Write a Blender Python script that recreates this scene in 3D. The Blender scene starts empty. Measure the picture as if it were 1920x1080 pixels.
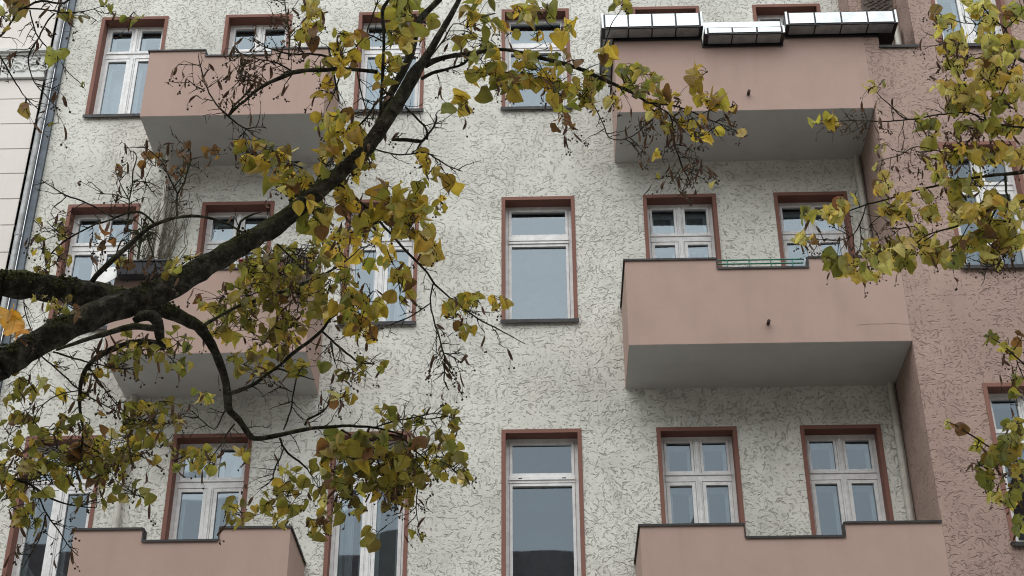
import bpy, bmesh, math, random
import numpy as np
from mathutils import Vector, Matrix
R_ = math.radians
random.seed(7)
rng = np.random.default_rng(11)
sc = bpy.context.scene
COL = sc.collection

# ------------------------------------------------------------------ camera
F_PX, PITCH, YAW, ROLL = 2865.64, 0.552124, -0.0228945, -0.0038865
CAM = Vector((0, 0, 1.6))
cp, sp, cy, sy = math.cos(PITCH), math.sin(PITCH), math.cos(YAW), math.sin(YAW)
FW = Vector((sy*cp, cy*cp, sp)); RT0 = Vector((cy, -sy, 0)); UP0 = RT0.cross(FW)
c_, s_ = math.cos(ROLL), math.sin(ROLL)
RT = RT0*c_ + UP0*s_; UP = UP0*c_ - RT0*s_
cam = bpy.data.cameras.new("camera"); camo = bpy.data.objects.new("camera", cam); COL.objects.link(camo)
cam.sensor_width = 36; cam.lens = F_PX/1920*36; cam.clip_start = .05; cam.clip_end = 4000
m = Matrix.Identity(4)
for i in range(3):
    m[i][0] = RT[i]; m[i][1] = UP[i]; m[i][2] = -FW[i]; m[i][3] = CAM[i]
camo.matrix_world = m
sc.camera = camo

# ------------------------------------------------------------------ light
SUN_EL, SUN_AZ = R_(58), R_(200)      # azimuth clockwise from +Y: high behind the viewer, overcast
w = bpy.data.worlds.new("World"); sc.world = w; w.use_nodes = True
nt = w.node_tree; nt.nodes.clear()
sky = nt.nodes.new("ShaderNodeTexSky"); sky.sky_type = 'NISHITA'; sky.sun_disc = False
sky.sun_elevation = SUN_EL; sky.sun_rotation = SUN_AZ; sky.dust_density = 1.5; sky.air_density = 1.0
hs = nt.nodes.new("ShaderNodeHueSaturation"); hs.inputs['Saturation'].default_value = .22
bg = nt.nodes.new("ShaderNodeBackground"); bg.inputs[1].default_value = .10
wo = nt.nodes.new("ShaderNodeOutputWorld")
cloud = nt.nodes.new("ShaderNodeMix"); cloud.data_type = 'RGBA'; cloud.inputs[0].default_value = .55      # even cloud deck over the clear sky
cloud.inputs[7].default_value = (6.75, 6.95, 7.0, 1)
nt.links.new(sky.outputs[0], hs.inputs['Color']); nt.links.new(hs.outputs[0], cloud.inputs[6]); nt.links.new(cloud.outputs[2], bg.inputs[0]); nt.links.new(bg.outputs[0], wo.inputs[0])
sl = bpy.data.lights.new("sun", 'SUN'); sl.energy = .6; sl.angle = R_(70); sl.color = (1, .98, .95)
so = bpy.data.objects.new("sun", sl); COL.objects.link(so); so.location = (-10, -20, 40)
d_ = Vector((math.sin(SUN_AZ)*math.cos(SUN_EL), math.cos(SUN_AZ)*math.cos(SUN_EL), math.sin(SUN_EL)))
so.rotation_euler = d_.to_track_quat('Z', 'Y').to_euler()
sc.view_settings.view_transform = 'Standard'; sc.view_settings.look = 'None'
sc.view_settings.gamma = 1; sc.view_settings.exposure = 1.36
sc.render.engine = 'CYCLES'
sc.cycles.use_denoising = True
sc.cycles.filter_width = 1.05
sc.cycles.max_bounces = 8; sc.cycles.transparent_max_bounces = 12
sc.cycles.sample_clamp_indirect = 6

# ------------------------------------------------------------------ helpers
D = 18.5            # plane of the cream wall
DB = 1.2154         # depth of the balconies and of the bay
FR = D - DB         # front plane of the balconies and of the bay

def P(px, py, depth):
    "the point seen at photo position (px, py), depth metres along the view direction"
    return CAM + (FW + RT*((px-960)/F_PX) + UP*((540-py)/F_PX))*depth

def setp(o, label=None, cat=None, group=None, kind=None):
    if label: o['label'] = label
    if cat: o['category'] = cat
    if group: o['group'] = group
    if kind: o['kind'] = kind
    return o

class MB:
    def __init__(s): s.v = []; s.f = []; s.smooth = False
    def box(s, x0, x1, y0, y1, z0, z1):
        b = len(s.v)
        s.v += [(x0,y0,z0),(x1,y0,z0),(x1,y1,z0),(x0,y1,z0),(x0,y0,z1),(x1,y0,z1),(x1,y1,z1),(x0,y1,z1)]
        s.f += [[b+i for i in q] for q in ((0,3,2,1),(4,5,6,7),(0,1,5,4),(1,2,6,5),(2,3,7,6),(3,0,4,7))]
        return s
    def quad(s, a, b, c, d):
        n = len(s.v); s.v += [tuple(a), tuple(b), tuple(c), tuple(d)]; s.f.append([n, n+1, n+2, n+3]); return s
    def prism_xz(s, poly, y0, y1):
        "closed outline in x, z drawn counter-clockwise seen from the street, between y0 (street side) and y1"
        n = len(poly); b = len(s.v)
        s.v += [(x, y0, z) for x, z in poly] + [(x, y1, z) for x, z in poly]
        s.f.append([b+i for i in range(n)]); s.f.append([b+n+i for i in reversed(range(n))])
        for i in range(n):
            j = (i+1) % n; s.f.append([b+j, b+i, b+n+i, b+n+j])
        return s
    def tube(s, pts, rad, n=8, caps=True, jit=0):
        b = len(s.v); k = len(pts)
        ref = None
        for i in range(k):
            p = Vector(pts[i]); t = (Vector(pts[min(i+1, k-1)]) - Vector(pts[max(i-1, 0)])).normalized()
            if ref is None: ref = t.orthogonal().normalized()
            ref = (ref - t*ref.dot(t)).normalized(); bi = t.cross(ref)
            for a in range(n):
                th = 2*math.pi*a/n; r = rad[i]*(1 + (random.uniform(-jit, jit) if jit else 0))
                s.v.append(tuple(p + ref*(r*math.cos(th)) + bi*(r*math.sin(th))))
        for i in range(k-1):
            for a in range(n):
                a2 = (a+1) % n
                s.f.append([b+i*n+a, b+i*n+a2, b+(i+1)*n+a2, b+(i+1)*n+a])
        if caps:
            s.f.append([b+a for a in reversed(range(n))]); s.f.append([b+(k-1)*n+a for a in range(n)])
        return s
    def ball(s, c, r, nu=6, nv=4):
        b = len(s.v); c = Vector(c)
        s.v.append(tuple(c+Vector((0,0,r))))
        for i in range(1, nv):
            ph = math.pi*i/nv
            for j in range(nu):
                th = 2*math.pi*j/nu
                s.v.append((c.x+r*math.sin(ph)*math.cos(th), c.y+r*math.sin(ph)*math.sin(th), c.z+r*math.cos(ph)))
        s.v.append(tuple(c-Vector((0,0,r)))); e = len(s.v)-1
        for j in range(nu):
            s.f.append([b, b+1+j, b+1+(j+1) % nu]); s.f.append([e, e-nu+(j+1) % nu, e-nu+j])
            for i in range(nv-2):
                p0 = b+1+i*nu
                s.f.append([p0+j, p0+nu+j, p0+nu+(j+1) % nu, p0+(j+1) % nu])
        return s
    def build(s, name, mat, parent=None, smooth=False, bevel=0):
        me = bpy.data.meshes.new(name); me.from_pydata(s.v, [], s.f); me.update()
        if bevel:
            bm = bmesh.new(); bm.from_mesh(me)
            bmesh.ops.bevel(bm, geom=[e for e in bm.edges if e.is_manifold and e.calc_face_angle(0) > .5], offset=bevel, segments=1, affect='EDGES')
            bm.to_mesh(me); bm.free()
        if mat: me.materials.append(mat)
        if smooth: me.shade_smooth()
        o = bpy.data.objects.new(name, me); COL.objects.link(o)
        if parent: o.parent = parent
        return o

def empty(name, loc=(0, 0, 0)):
    o = bpy.data.objects.new(name, None); COL.objects.link(o); o.location = loc; return o
def reparent(o, p):
    "keep the world place under a parent that stands away from the origin"
    o.parent = p; o.matrix_parent_inverse = Matrix.Translation(-Vector(p.location))

# ------------------------------------------------------------------ materials
class NT:
    def __init__(s, name):
        s.m = bpy.data.materials.new(name); s.m.use_nodes = True; s.t = s.m.node_tree; s.t.nodes.clear()
        s.out = s.t.nodes.new("ShaderNodeOutputMaterial")
    def n(s, typ, **k):
        nd = s.t.nodes.new(typ)
        for a, b in k.items():
            if a in ('i', 'ins'): continue
            setattr(nd, a, b)
        return nd
    def set(s, sock, v):
        if hasattr(v, 'is_output'): s.t.links.new(v, sock)
        else: sock.default_value = v
    def math(s, op, a, b=0.0, c=0.0, clamp=False):
        nd = s.n("ShaderNodeMath", operation=op, use_clamp=clamp)
        s.set(nd.inputs[0], a); s.set(nd.inputs[1], b); s.set(nd.inputs[2], c); return nd.outputs[0]
    def vmath(s, op, a, b=(0, 0, 0)):
        nd = s.n("ShaderNodeVectorMath", operation=op); s.set(nd.inputs[0], a); s.set(nd.inputs[1], b)
        return nd.outputs[0]
    def noise(s, vec, scale, detail=3, rough=.55, dist=0, color=False):
        nd = s.n("ShaderNodeTexNoise"); s.set(nd.inputs['Vector'], vec)
        nd.inputs['Scale'].default_value = scale; nd.inputs['Detail'].default_value = detail
        nd.inputs['Roughness'].default_value = rough; nd.inputs['Distortion'].default_value = dist
        return nd.outputs[1] if color else nd.outputs[0]
    def rng(s, v, a, b, c=0.0, d=1.0, smooth=False):
        nd = s.n("ShaderNodeMapRange"); nd.interpolation_type = 'SMOOTHSTEP' if smooth else 'LINEAR'
        s.set(nd.inputs[0], v); s.set(nd.inputs[1], a); s.set(nd.inputs[2], b); s.set(nd.inputs[3], c); s.set(nd.inputs[4], d)
        return nd.outputs[0]
    def mix(s, f, a, b, mode='MIX'):
        nd = s.n("ShaderNodeMix", data_type='RGBA', blend_type=mode)
        s.set(nd.inputs[0], f); s.set(nd.inputs[6], a if hasattr(a, 'is_output') else (*a, 1)[:4]); s.set(nd.inputs[7], b if hasattr(b, 'is_output') else (*b, 1)[:4])
        return nd.outputs[2]
    def ramp(s, f, stops):
        nd = s.n("ShaderNodeValToRGB"); s.set(nd.inputs[0], f); e = nd.color_ramp.elements
        while len(e) < len(stops): e.new(.5)
        for k, (p, c) in enumerate(stops): e[k].position = p; e[k].color = (*c, 1)
        return nd.outputs[0]
    def bump(s, h, strength=.3, dist=.02):
        nd = s.n("ShaderNodeBump"); nd.inputs['Strength'].default_value = strength; nd.inputs['Distance'].default_value = dist
        s.set(nd.inputs['Height'], h); return nd.outputs[0]
    def pos(s): return s.n("ShaderNodeNewGeometry").outputs['Position']
    def bsdf(s, col, rough=.8, metal=0.0, normal=None, spec=.4):
        b = s.n("ShaderNodeBsdfPrincipled")
        s.set(b.inputs['Base Color'], col if hasattr(col, 'is_output') else (*col, 1))
        s.set(b.inputs['Roughness'], rough); s.set(b.inputs['Metallic'], metal); b.inputs['Specular IOR Level'].default_value = spec
        if normal is not None: s.set(b.inputs['Normal'], normal)
        return b.outputs[0]
    def done(s, sh): s.t.links.new(sh, s.out.inputs[0]); return s.m

def stucco(name, base, mark, amount, dens=0.0, seed=0.0, warm=(.52, .47, .39)):
    "coarse scratched render: short curved furrows, each a dash of its own, coloured darker for its dirt and groove shade"
    t = NT(name)
    p = t.pos(); sx = t.n("ShaderNodeSeparateXYZ"); t.set(sx.inputs[0], p)
    u = t.math('ADD', sx.outputs[0], sx.outputs[1])
    cb = t.n("ShaderNodeCombineXYZ"); t.set(cb.inputs[0], u); t.set(cb.inputs[1], sx.outputs[2]); cb.inputs[2].default_value = seed
    uv0 = cb.outputs[0]
    wob = t.vmath('MULTIPLY', t.vmath('SUBTRACT', t.noise(uv0, 14, 2, color=True), (.5, .5, .5)), (.062, .062, 0))
    wob = t.vmath('ADD', wob, t.vmath('MULTIPLY', t.vmath('SUBTRACT', t.noise(uv0, 34, 1, color=True), (.5, .5, .5)), (.026, .026, 0)))
    uv = t.vmath('ADD', uv0, wob)
    field = t.noise(uv0, .75, 2)                       # direction in which the trowel was drawn
    density = t.noise(uv0, .9, 4, .6)
    high = t.rng(sx.outputs[2], 11.0, 16.5, 0.0, 1.0)
    total = None
    for k, (scl, L, W) in enumerate(((6.6, .070, .0135), (8.6, .052, .0125), (13.0, .030, .0115), (19.0, .017, .0105))):
        off = t.vmath('ADD', uv, (3.7*k+seed, 1.9*k, 0))
        vo = t.n("ShaderNodeTexVoronoi", voronoi_dimensions='2D', feature='F1'); vo.inputs['Scale'].default_value = scl; vo.inputs['Randomness'].default_value = .95
        t.set(vo.inputs['Vector'], off)
        loc = t.vmath('SUBTRACT', off, vo.outputs['Position'])
        rc = t.n("ShaderNodeSeparateColor"); t.set(rc.inputs[0], vo.outputs['Color'])
        ang = t.math('ADD', t.math('MULTIPLY', field, 13.0), t.math('MULTIPLY', t.math('SUBTRACT', rc.outputs[0], .5), 2.3))
        ro = t.n("ShaderNodeVectorRotate", rotation_type='Z_AXIS'); t.set(ro.inputs['Vector'], loc); t.set(ro.inputs['Angle'], ang)
        s3 = t.n("ShaderNodeSeparateXYZ"); t.set(s3.inputs[0], ro.outputs[0])
        bend = t.math('MULTIPLY', t.math('SUBTRACT', rc.outputs[1], .5), 14.0)
        yy = t.math('ABSOLUTE', t.math('ADD', s3.outputs[1], t.math('MULTIPLY', bend, t.math('MULTIPLY', s3.outputs[0], s3.outputs[0]))))
        xx = t.math('ABSOLUTE', s3.outputs[0])
        Lr = t.math('MULTIPLY', t.math('ADD', .35, rc.outputs[2]), L)
        taper = t.math('MULTIPLY', W, t.rng(xx, 0.0, Lr, 1.0, .35))
        a = t.rng(yy, t.math('MULTIPLY', taper, 1.35), t.math('MULTIPLY', taper, .15), 0.0, 1.0, True)
        b = t.rng(xx, Lr, t.math('MULTIPLY', Lr, .85), 0.0, 1.0)
        pres = t.rng(t.math('ADD', t.math('MULTIPLY', rc.outputs[1], 0.45), density), t.math('ADD', (.62, .59, .56, .51)[k]-dens, t.math('MULTIPLY', high, (.13, .07, -.02, -.08)[k])), t.math('ADD', (.76, .73, .72, .70)[k]-dens, t.math('MULTIPLY', high, (.13, .07, -.02, -.08)[k])), 0.0, 1.0)
        mk = t.math('MULTIPLY', t.math('MULTIPLY', a, b), t.math('MULTIPLY', pres, t.math('ADD', .22, t.math('MULTIPLY', rc.outputs[2], .8))))
        total = mk if total is None else t.math('MAXIMUM', total, mk)
    fine = t.math('ABSOLUTE', t.math('SUBTRACT', t.noise(uv, 17, 2, .5), .5))
    fine = t.math('MULTIPLY', t.rng(fine, .05, .008), t.rng(t.math('ADD', t.noise(uv0, 9, 1), t.math('MULTIPLY', density, .8)), .86-dens, 1.02-dens))
    total = t.math('MAXIMUM', total, t.math('MULTIPLY', fine, .22))
    grain = t.noise(uv0, 70, 3, .6)
    patch = t.noise(uv0, .55, 4, .6)
    cl = t.mix(t.rng(patch, .42, .68), base, tuple(c*.80 for c in base))
    cl = t.mix(t.math('MULTIPLY', t.rng(grain, .35, .7), .16), cl, tuple(c*.6 for c in base))
    grey = t.rng(t.noise(uv0, 2.6, 5, .65), .48, .75)
    cl = t.mix(t.math('MULTIPLY', grey, .36), cl, mark)
    stm = t.n("ShaderNodeMapping"); t.set(stm.inputs[0], p); stm.inputs['Scale'].default_value = (2.6, 2.6, .22)
    cl = t.mix(t.math('MULTIPLY', t.rng(t.noise(stm.outputs[0], 1.5, 4, .6), .52, .75), .22), cl, mark)
    cl = t.mix(t.math('MULTIPLY', t.rng(t.noise(uv0, .8, 5, .65), .5, .72), .22), cl, warm)
    cl = t.mix(t.math('MULTIPLY', total, amount), cl, mark)  # grime and the shade inside the furrows, both put into the colour
    h = t.math('SUBTRACT', t.math('MULTIPLY', grain, .25), total)
    return t.done(t.bsdf(cl, .92, 0, t.bump(h, .8, .016), .2))

def render_coat(name, base, stain, amt=.5, rough=.85):
    "smooth painted render, softly blotched, with runs of dirt"
    t = NT(name); p = t.pos()
    st = t.n("ShaderNodeMapping"); t.set(st.inputs[0], p); st.inputs['Scale'].default_value = (3.2, 3.2, .35)
    a = t.rng(t.noise(p, 1.6, 5, .62), .45, .72); b = t.rng(t.noise(st.outputs[0], 1.6, 4, .6), .5, .78)
    cl = t.mix(t.math('MULTIPLY', a, amt*.55), base, stain)
    cl = t.mix(t.math('MULTIPLY', b, amt*.5), cl, stain)
    cl = t.mix(t.math('MULTIPLY', t.rng(t.noise(p, 24, 3, .6), .55, .75), .10), cl, stain)
    return t.done(t.bsdf(cl, rough, 0, t.bump(t.noise(p, 60, 3), .12, .006), .25))

def paint(name, col, rough=.5, var=.12, metal=0.0, scale=6, spec=.4, bumpy=.05):
    t = NT(name); p = t.pos()
    n = t.noise(p, scale, 5, .65)
    cl = t.mix(t.math('MULTIPLY', t.rng(n, .4, .72), 1.0), col, tuple(c*(1-var*2) for c in col))
    return t.done(t.bsdf(cl, t.rng(n, .3, .7, rough*.85, min(1, rough*1.2)), metal, t.bump(t.noise(p, 40, 3), bumpy, .004), spec))

def glass_mat():
    t = NT("window_glass"); p = t.pos()
    nrm = t.bump(t.noise(p, 1.1, 1, .4), .045, .03)
    g = t.n("ShaderNodeBsdfGlossy"); g.inputs['Roughness'].default_value = .015; g.inputs['Color'].default_value = (.76, .90, 1, 1); t.set(g.inputs['Normal'], nrm)
    tr = t.n("ShaderNodeBsdfTransparent"); tr.inputs[0].default_value = (.55, .63, .66, 1)
    fr = t.n("ShaderNodeFresnel"); fr.inputs[0].default_value = 1.5
    fac = t.rng(fr.outputs[0], 0.04, 1.0, .125, 1.0)
    mx = t.n("ShaderNodeMixShader"); t.set(mx.inputs[0], fac); t.set(mx.inputs[1], tr.outputs[0]); t.set(mx.inputs[2], g.outputs[0])
    return t.done(mx.outputs[0])

def bark_mat(name):
    t = NT(name); p = t.pos()
    n1 = t.noise(p, 28, 6, .65, .4); n2 = t.noise(p, 7, 4, .6)
    cl = t.ramp(n1, [(.30, (.013, .012, .010)), (.5, (.047, .044, .035)), (.70, (.14, .132, .105))])
    nz = t.n("ShaderNodeNewGeometry"); sx = t.n("ShaderNodeSeparateXYZ"); t.set(sx.inputs[0], nz.outputs['Normal'])
    mossy = t.math('MULTIPLY', t.rng(sx.outputs[2], -.35, .6), t.rng(n2, .42, .58))
    cl = t.mix(t.math('MULTIPLY', mossy, .9), cl, t.mix(n1, (.016, .024, .005), (.10, .11, .024)))
    lich = t.math('MULTIPLY', t.rng(t.noise(p, 16, 3), .66, .72), .35)
    cl = t.mix(lich, cl, (.085, .085, .07))
    return t.done(t.bsdf(cl, .95, 0, t.bump(t.math('ADD', n1, t.noise(p, 80, 4)), 1.0, .02), .1))

def leaf_mat(name):
    t = NT(name)
    at = t.n("ShaderNodeVertexColor", layer_name="tint")
    uvn = t.n("ShaderNodeUVMap", uv_map="UVMap"); sx = t.n("ShaderNodeSeparateXYZ"); t.set(sx.inputs[0], uvn.outputs[0])
    p = t.pos()
    ax = t.math('ABSOLUTE', t.math('SUBTRACT', sx.outputs[0], .5))
    edge = t.math('ADD', t.math('MULTIPLY', ax, 1.6), t.math('MULTIPLY', sx.outputs[1], .28))
    edge = t.math('ADD', edge, t.math('MULTIPLY', t.math('SUBTRACT', t.noise(p, 40, 4), .5), .9))
    cl = t.mix(t.math('MULTIPLY', t.rng(edge, .62, 1.1), .55), at.outputs[0], (.24, .13, .02))
    core = t.math('MULTIPLY', t.rng(t.noise(p, 18, 3), .45, .7), .45)
    cl = t.mix(core, cl, t.mix(.55, at.outputs[0], (.085, .10, .018)))
    vein = t.math('ABSOLUTE', t.math('SINE', t.math('MULTIPLY', t.math('SUBTRACT', sx.outputs[1], t.math('MULTIPLY', ax, .9)), 22)))
    vm = t.math('MAXIMUM', t.rng(vein, .22, .02), t.rng(ax, .035, .012))
    cl = t.mix(t.math('MULTIPLY', vm, .28), cl, (.30, .25, .08))
    spots = t.rng(t.noise(p, 120, 2), .68, .74)
    cl = t.mix(t.math('MULTIPLY', spots, .7), cl, (.03, .018, .008))
    pr = t.bsdf(cl, .55, 0, t.bump(t.math('ADD', vm, t.noise(p, 55, 3)), .7, .006), .4)
    tl = t.n("ShaderNodeBsdfTranslucent"); t.set(tl.inputs[0], t.mix(1.0, cl, (1.18, 1.16, .85), 'MULTIPLY'))
    mx = t.n("ShaderNodeMixShader"); mx.inputs[0].default_value = .48; t.set(mx.inputs[1], pr); t.set(mx.inputs[2], tl.outputs[0])
    return t.done(mx.outputs[0])

M = {}
M['cream'] = stucco("cream_scratched_render", (.695, .70, .64), (.335, .325, .285), .85)
M['pinkstucco'] = stucco("pink_scratched_render", (.395, .288, .243), (.21, .15, .125), .72, -.03, 5.3, (.36, .25, .21))
M['pink'] = render_coat("pink_smooth_render", (.385, .277, .234), (.28, .198, .163), .55)
M['soffit'] = render_coat("grey_soffit_paint", (.50, .50, .48), (.38, .375, .355), .7)
M['casing'] = render_coat("red_brown_render", (.215, .108, .084), (.14, .072, .058), .5)
M['frame'] = paint("white_window_paint", (.77, .78, .77), .45, .12, scale=9)
M['coping'] = paint("sheet_metal_with_shade", (.03, .029, .029), .5, .2, .3)  # sheet metal, the shade of its underside put into the base colour
M['zinc'] = paint("zinc_sheet", (.31, .32, .32), .45, .2, .5)
M['bluestrip'] = paint("blue_grey_flashing", (.085, .105, .125), .5, .15, .3)
M['glass'] = glass_mat()
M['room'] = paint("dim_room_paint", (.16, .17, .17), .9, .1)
M['curtain'] = paint("white_curtain", (.72, .74, .76), .9, .05, scale=3)
M['pipe'] = paint("cream_pipe_paint", (.52, .50, .44), .5, .15)
M['mirrormetal'] = paint("brushed_metal_panel", (.45, .48, .495), .36, .10, .92, scale=4)
M['blackmetal'] = paint("black_painted_metal", (.014, .014, .016), .45, .1)
M['slatebox'] = paint("slate_plastic", (.022, .024, .030), .5, .15)
M['green'] = paint("green_enamel", (.03, .17, .11), .4, .15)
M['red'] = paint("red_plastic", (.23, .035, .035), .45, .12)
M['dish'] = paint("white_dish_enamel", (.62, .62, .60), .4, .1)
M['rust'] = paint("rusty_iron", (.045, .028, .022), .8, .25)
M['crackdirt'] = paint("crack_dirt", (.24, .165, .135), .9, .2)
M['woven'] = paint("weathered_reed", (.13, .105, .09), .9, .3, scale=30)
M['neigh'] = render_coat("pale_pink_ashlar", (.69, .65, .61), (.52, .475, .435), .4)
M['neightrim'] = render_coat("white_stone_trim", (.62, .63, .60), (.42, .42, .40), .5)
M['bark'] = bark_mat("linden_bark")
M['moss'] = paint("moss", (.055, .062, .014), .95, .35, scale=60)
M['leaf'] = leaf_mat("autumn_leaf")
M['bract'] = paint("dry_bract", (.17, .098, .058), .8, .25, scale=50)
M['nut'] = paint("dry_nutlet", (.075, .052, .036), .8, .2)
M['asphalt'] = paint("asphalt", (.085, .085, .088), .9, .2, scale=3)
M['paving'] = paint("granite_paving", (.33, .32, .305), .85, .2, scale=2)
M['kerb'] = paint("kerb_granite", (.27, .27, .26), .8, .15)
M['earth'] = paint("packed_earth", (.10, .085, .065), .95, .2, scale=2)
M['redtiles'] = paint("red_tiles", (.10, .035, .032), .8, .25, scale=4)
M['oppwall'] = render_coat("ochre_grey_render", (.42, .39, .35), (.3, .27, .25), .5)
M['opproof'] = paint("red_brown_tiles", (.13, .085, .078), .8, .25, scale=4)
M['drygrass'] = paint("withered_stems", (.14, .12, .085), .9, .2)

# ------------------------------------------------------------------ the street
def structure(name, mb, mat): return setp(mb.build(name, mat), kind='structure')
structure("ground", MB().quad((-1500,-1500,-.02),(1500,-1500,-.02),(1500,1500,-.02),(-1500,1500,-.02)), M['earth'])
structure("road", MB().box(-120, 120, 6.2, 13.6, -.2, -.004), M['asphalt'])
structure("pavement", MB().box(-120, 120, -4.99, 6.0, -.2, .12), M['paving'])
structure("pavement", MB().box(-120, 120, 13.8, D-.02, -.2, .12), M['paving'])
structure("kerb", MB().box(-120, 120, 6.0, 6.2, -.2, .13), M['kerb'])
structure("kerb", MB().box(-120, 120, 13.6, 13.8, -.2, .13), M['kerb'])

# ------------------------------------------------------------------ the apartment house
house = empty("apartment_building", (0, D, 0))
setp(house, "cream apartment house of scratched render with pink balconies, pink bay and red-brown window surrounds", "building")
def part(mb, name, mat, parent=None, **k):
    o = mb.build(name, mat, None, **k)
    if parent is None: reparent(o, house)
    else: o.parent = parent; o.matrix_parent_inverse = parent.matrix_world.inverted() if False else Matrix.Identity(4)
    return o

CW = 1.075
COLS = {'A': -7.0, 'B': -5.003, 'C': -2.858, 'D': -.573, 'E': 1.505, 'F': 3.424}
TOPS = {1: 18.233, 2: 14.571, 3: 10.760, 0: 21.85, 4: 6.95}
BOTS = {1: 16.216, 2: 12.442, 3: 8.535, 0: 19.90, 4: 4.75}
BAND = .055
REV = .19
WINS = []     # x0 x1 zt zb (outer edge of the painted surround), plane
for r in (0, 1, 2, 3, 4):
    for c, x in COLS.items():
        door = c in 'BF'
        WINS.append((c, r, x, x+CW, TOPS[r], BOTS[r]-(.86 if door else 0), D))
BAYW = [('G', 3, 5.56, 5.56+CW, 10.72, 8.55, FR), ('G', 2, 5.57, 5.57+CW, 14.53, 12.455, FR), ('G', 1, 5.86, 5.86+CW, 18.25, 16.27, FR),
        ('H', 3, 8.2, 8.2+CW, 10.72, 8.55, FR), ('H', 2, 8.2, 8.2+CW, 14.53, 12.455, FR), ('H', 1, 8.2, 8.2+CW, 18.25, 16.27, FR), ('G', 0, 5.86, 5.86+CW, 21.9, 19.9, FR), ('H', 0, 8.2, 8.2+CW, 21.9, 19.9, FR)]

def sheet(y, x0, x1, z0, z1, holes, keep=None):
    "wall face at y looking to the street, cut round the openings"
    xs = sorted({x0, x1} | {v for h in holes for v in h[:2] if x0 < v < x1} | set(keep[1] if keep else ()))
    zs = sorted({z0, z1} | {v for h in holes for v in h[2:4] if z0 < v < z1} | set(keep[2] if keep else ()))
    mb = MB(); idx = {}
    def vi(x, z):
        if (x, z) not in idx: idx[(x, z)] = len(mb.v); mb.v.append((x, y, z))
        return idx[(x, z)]
    for a, b in zip(xs, xs[1:]):
        for c, d in zip(zs, zs[1:]):
            mx, mz = (a+b)/2, (c+d)/2
            if any(h[0] < mx < h[1] and h[2] < mz < h[3] for h in holes): continue
            if keep and not keep[0](mx, mz): continue
            mb.f.append([vi(a, c), vi(b, c), vi(b, d), vi(a, d)])
    return mb
holes = [(x0+.01, x1-.01, zb+.01, zt-.01) for _, _, x0, x1, zt, zb, _ in WINS]
part(sheet(D, -7.56, 10, 0, 24, holes), "facade_wall", M['cream'])
bh = [(x0+.01, x1-.01, zb+.01, zt-.01) for _, _, x0, x1, zt, zb, _ in BAYW]
XB, XB2, ZN = 4.774, 5.518, 16.27
bay = sheet(FR, XB, 10, 0, 24, bh, (lambda x, z: x > XB2 or (z < ZN) or (x < 4.99 and z < 16.47), (XB2, 4.99), (ZN, 16.47)))
bay.quad((XB, D, 0), (XB, FR, 0), (XB, FR, 16.47), (XB, D, 16.47))             # cheek towards the balconies
YM = D-.60                                                                     # set-back strip of the bay beside the top balcony
bay.quad((XB2, YM, 15.3), (XB2, FR, 15.3), (XB2, FR, 24), (XB2, YM, 24))
bay.quad((4.80, YM, 15.3), (XB2, YM, 15.3), (XB2, YM, 24), (4.80, YM, 24))
bay.quad((4.80, D, 15.3), (4.80, YM, 15.3), (4.80, YM, 24), (4.80, D, 24))
bay.quad((4.99, FR, ZN), (4.99, FR+.14, ZN), (4.99, FR+.14, 16.47), (4.99, FR, 16.47))
bay.quad((XB, FR+.14, 15.3), (XB, FR+.14, 16.47), (4.99, FR+.14, 16.47), (4.99, FR+.14, 15.3))
bay.quad((4.99, FR+.14, 15.3), (4.99, FR+.14, ZN), (XB2, FR+.14, ZN), (XB2, FR+.14, 15.3))
part(bay, "bay_wall", M['pinkstucco'])
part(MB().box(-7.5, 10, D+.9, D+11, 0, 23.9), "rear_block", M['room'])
part(MB().prism_xz([(-7.56, 24), (10, 24), (10, 24.3), (-7.56, 24.3)], D-.5, D+11), "roof", M['opproof'])

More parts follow.
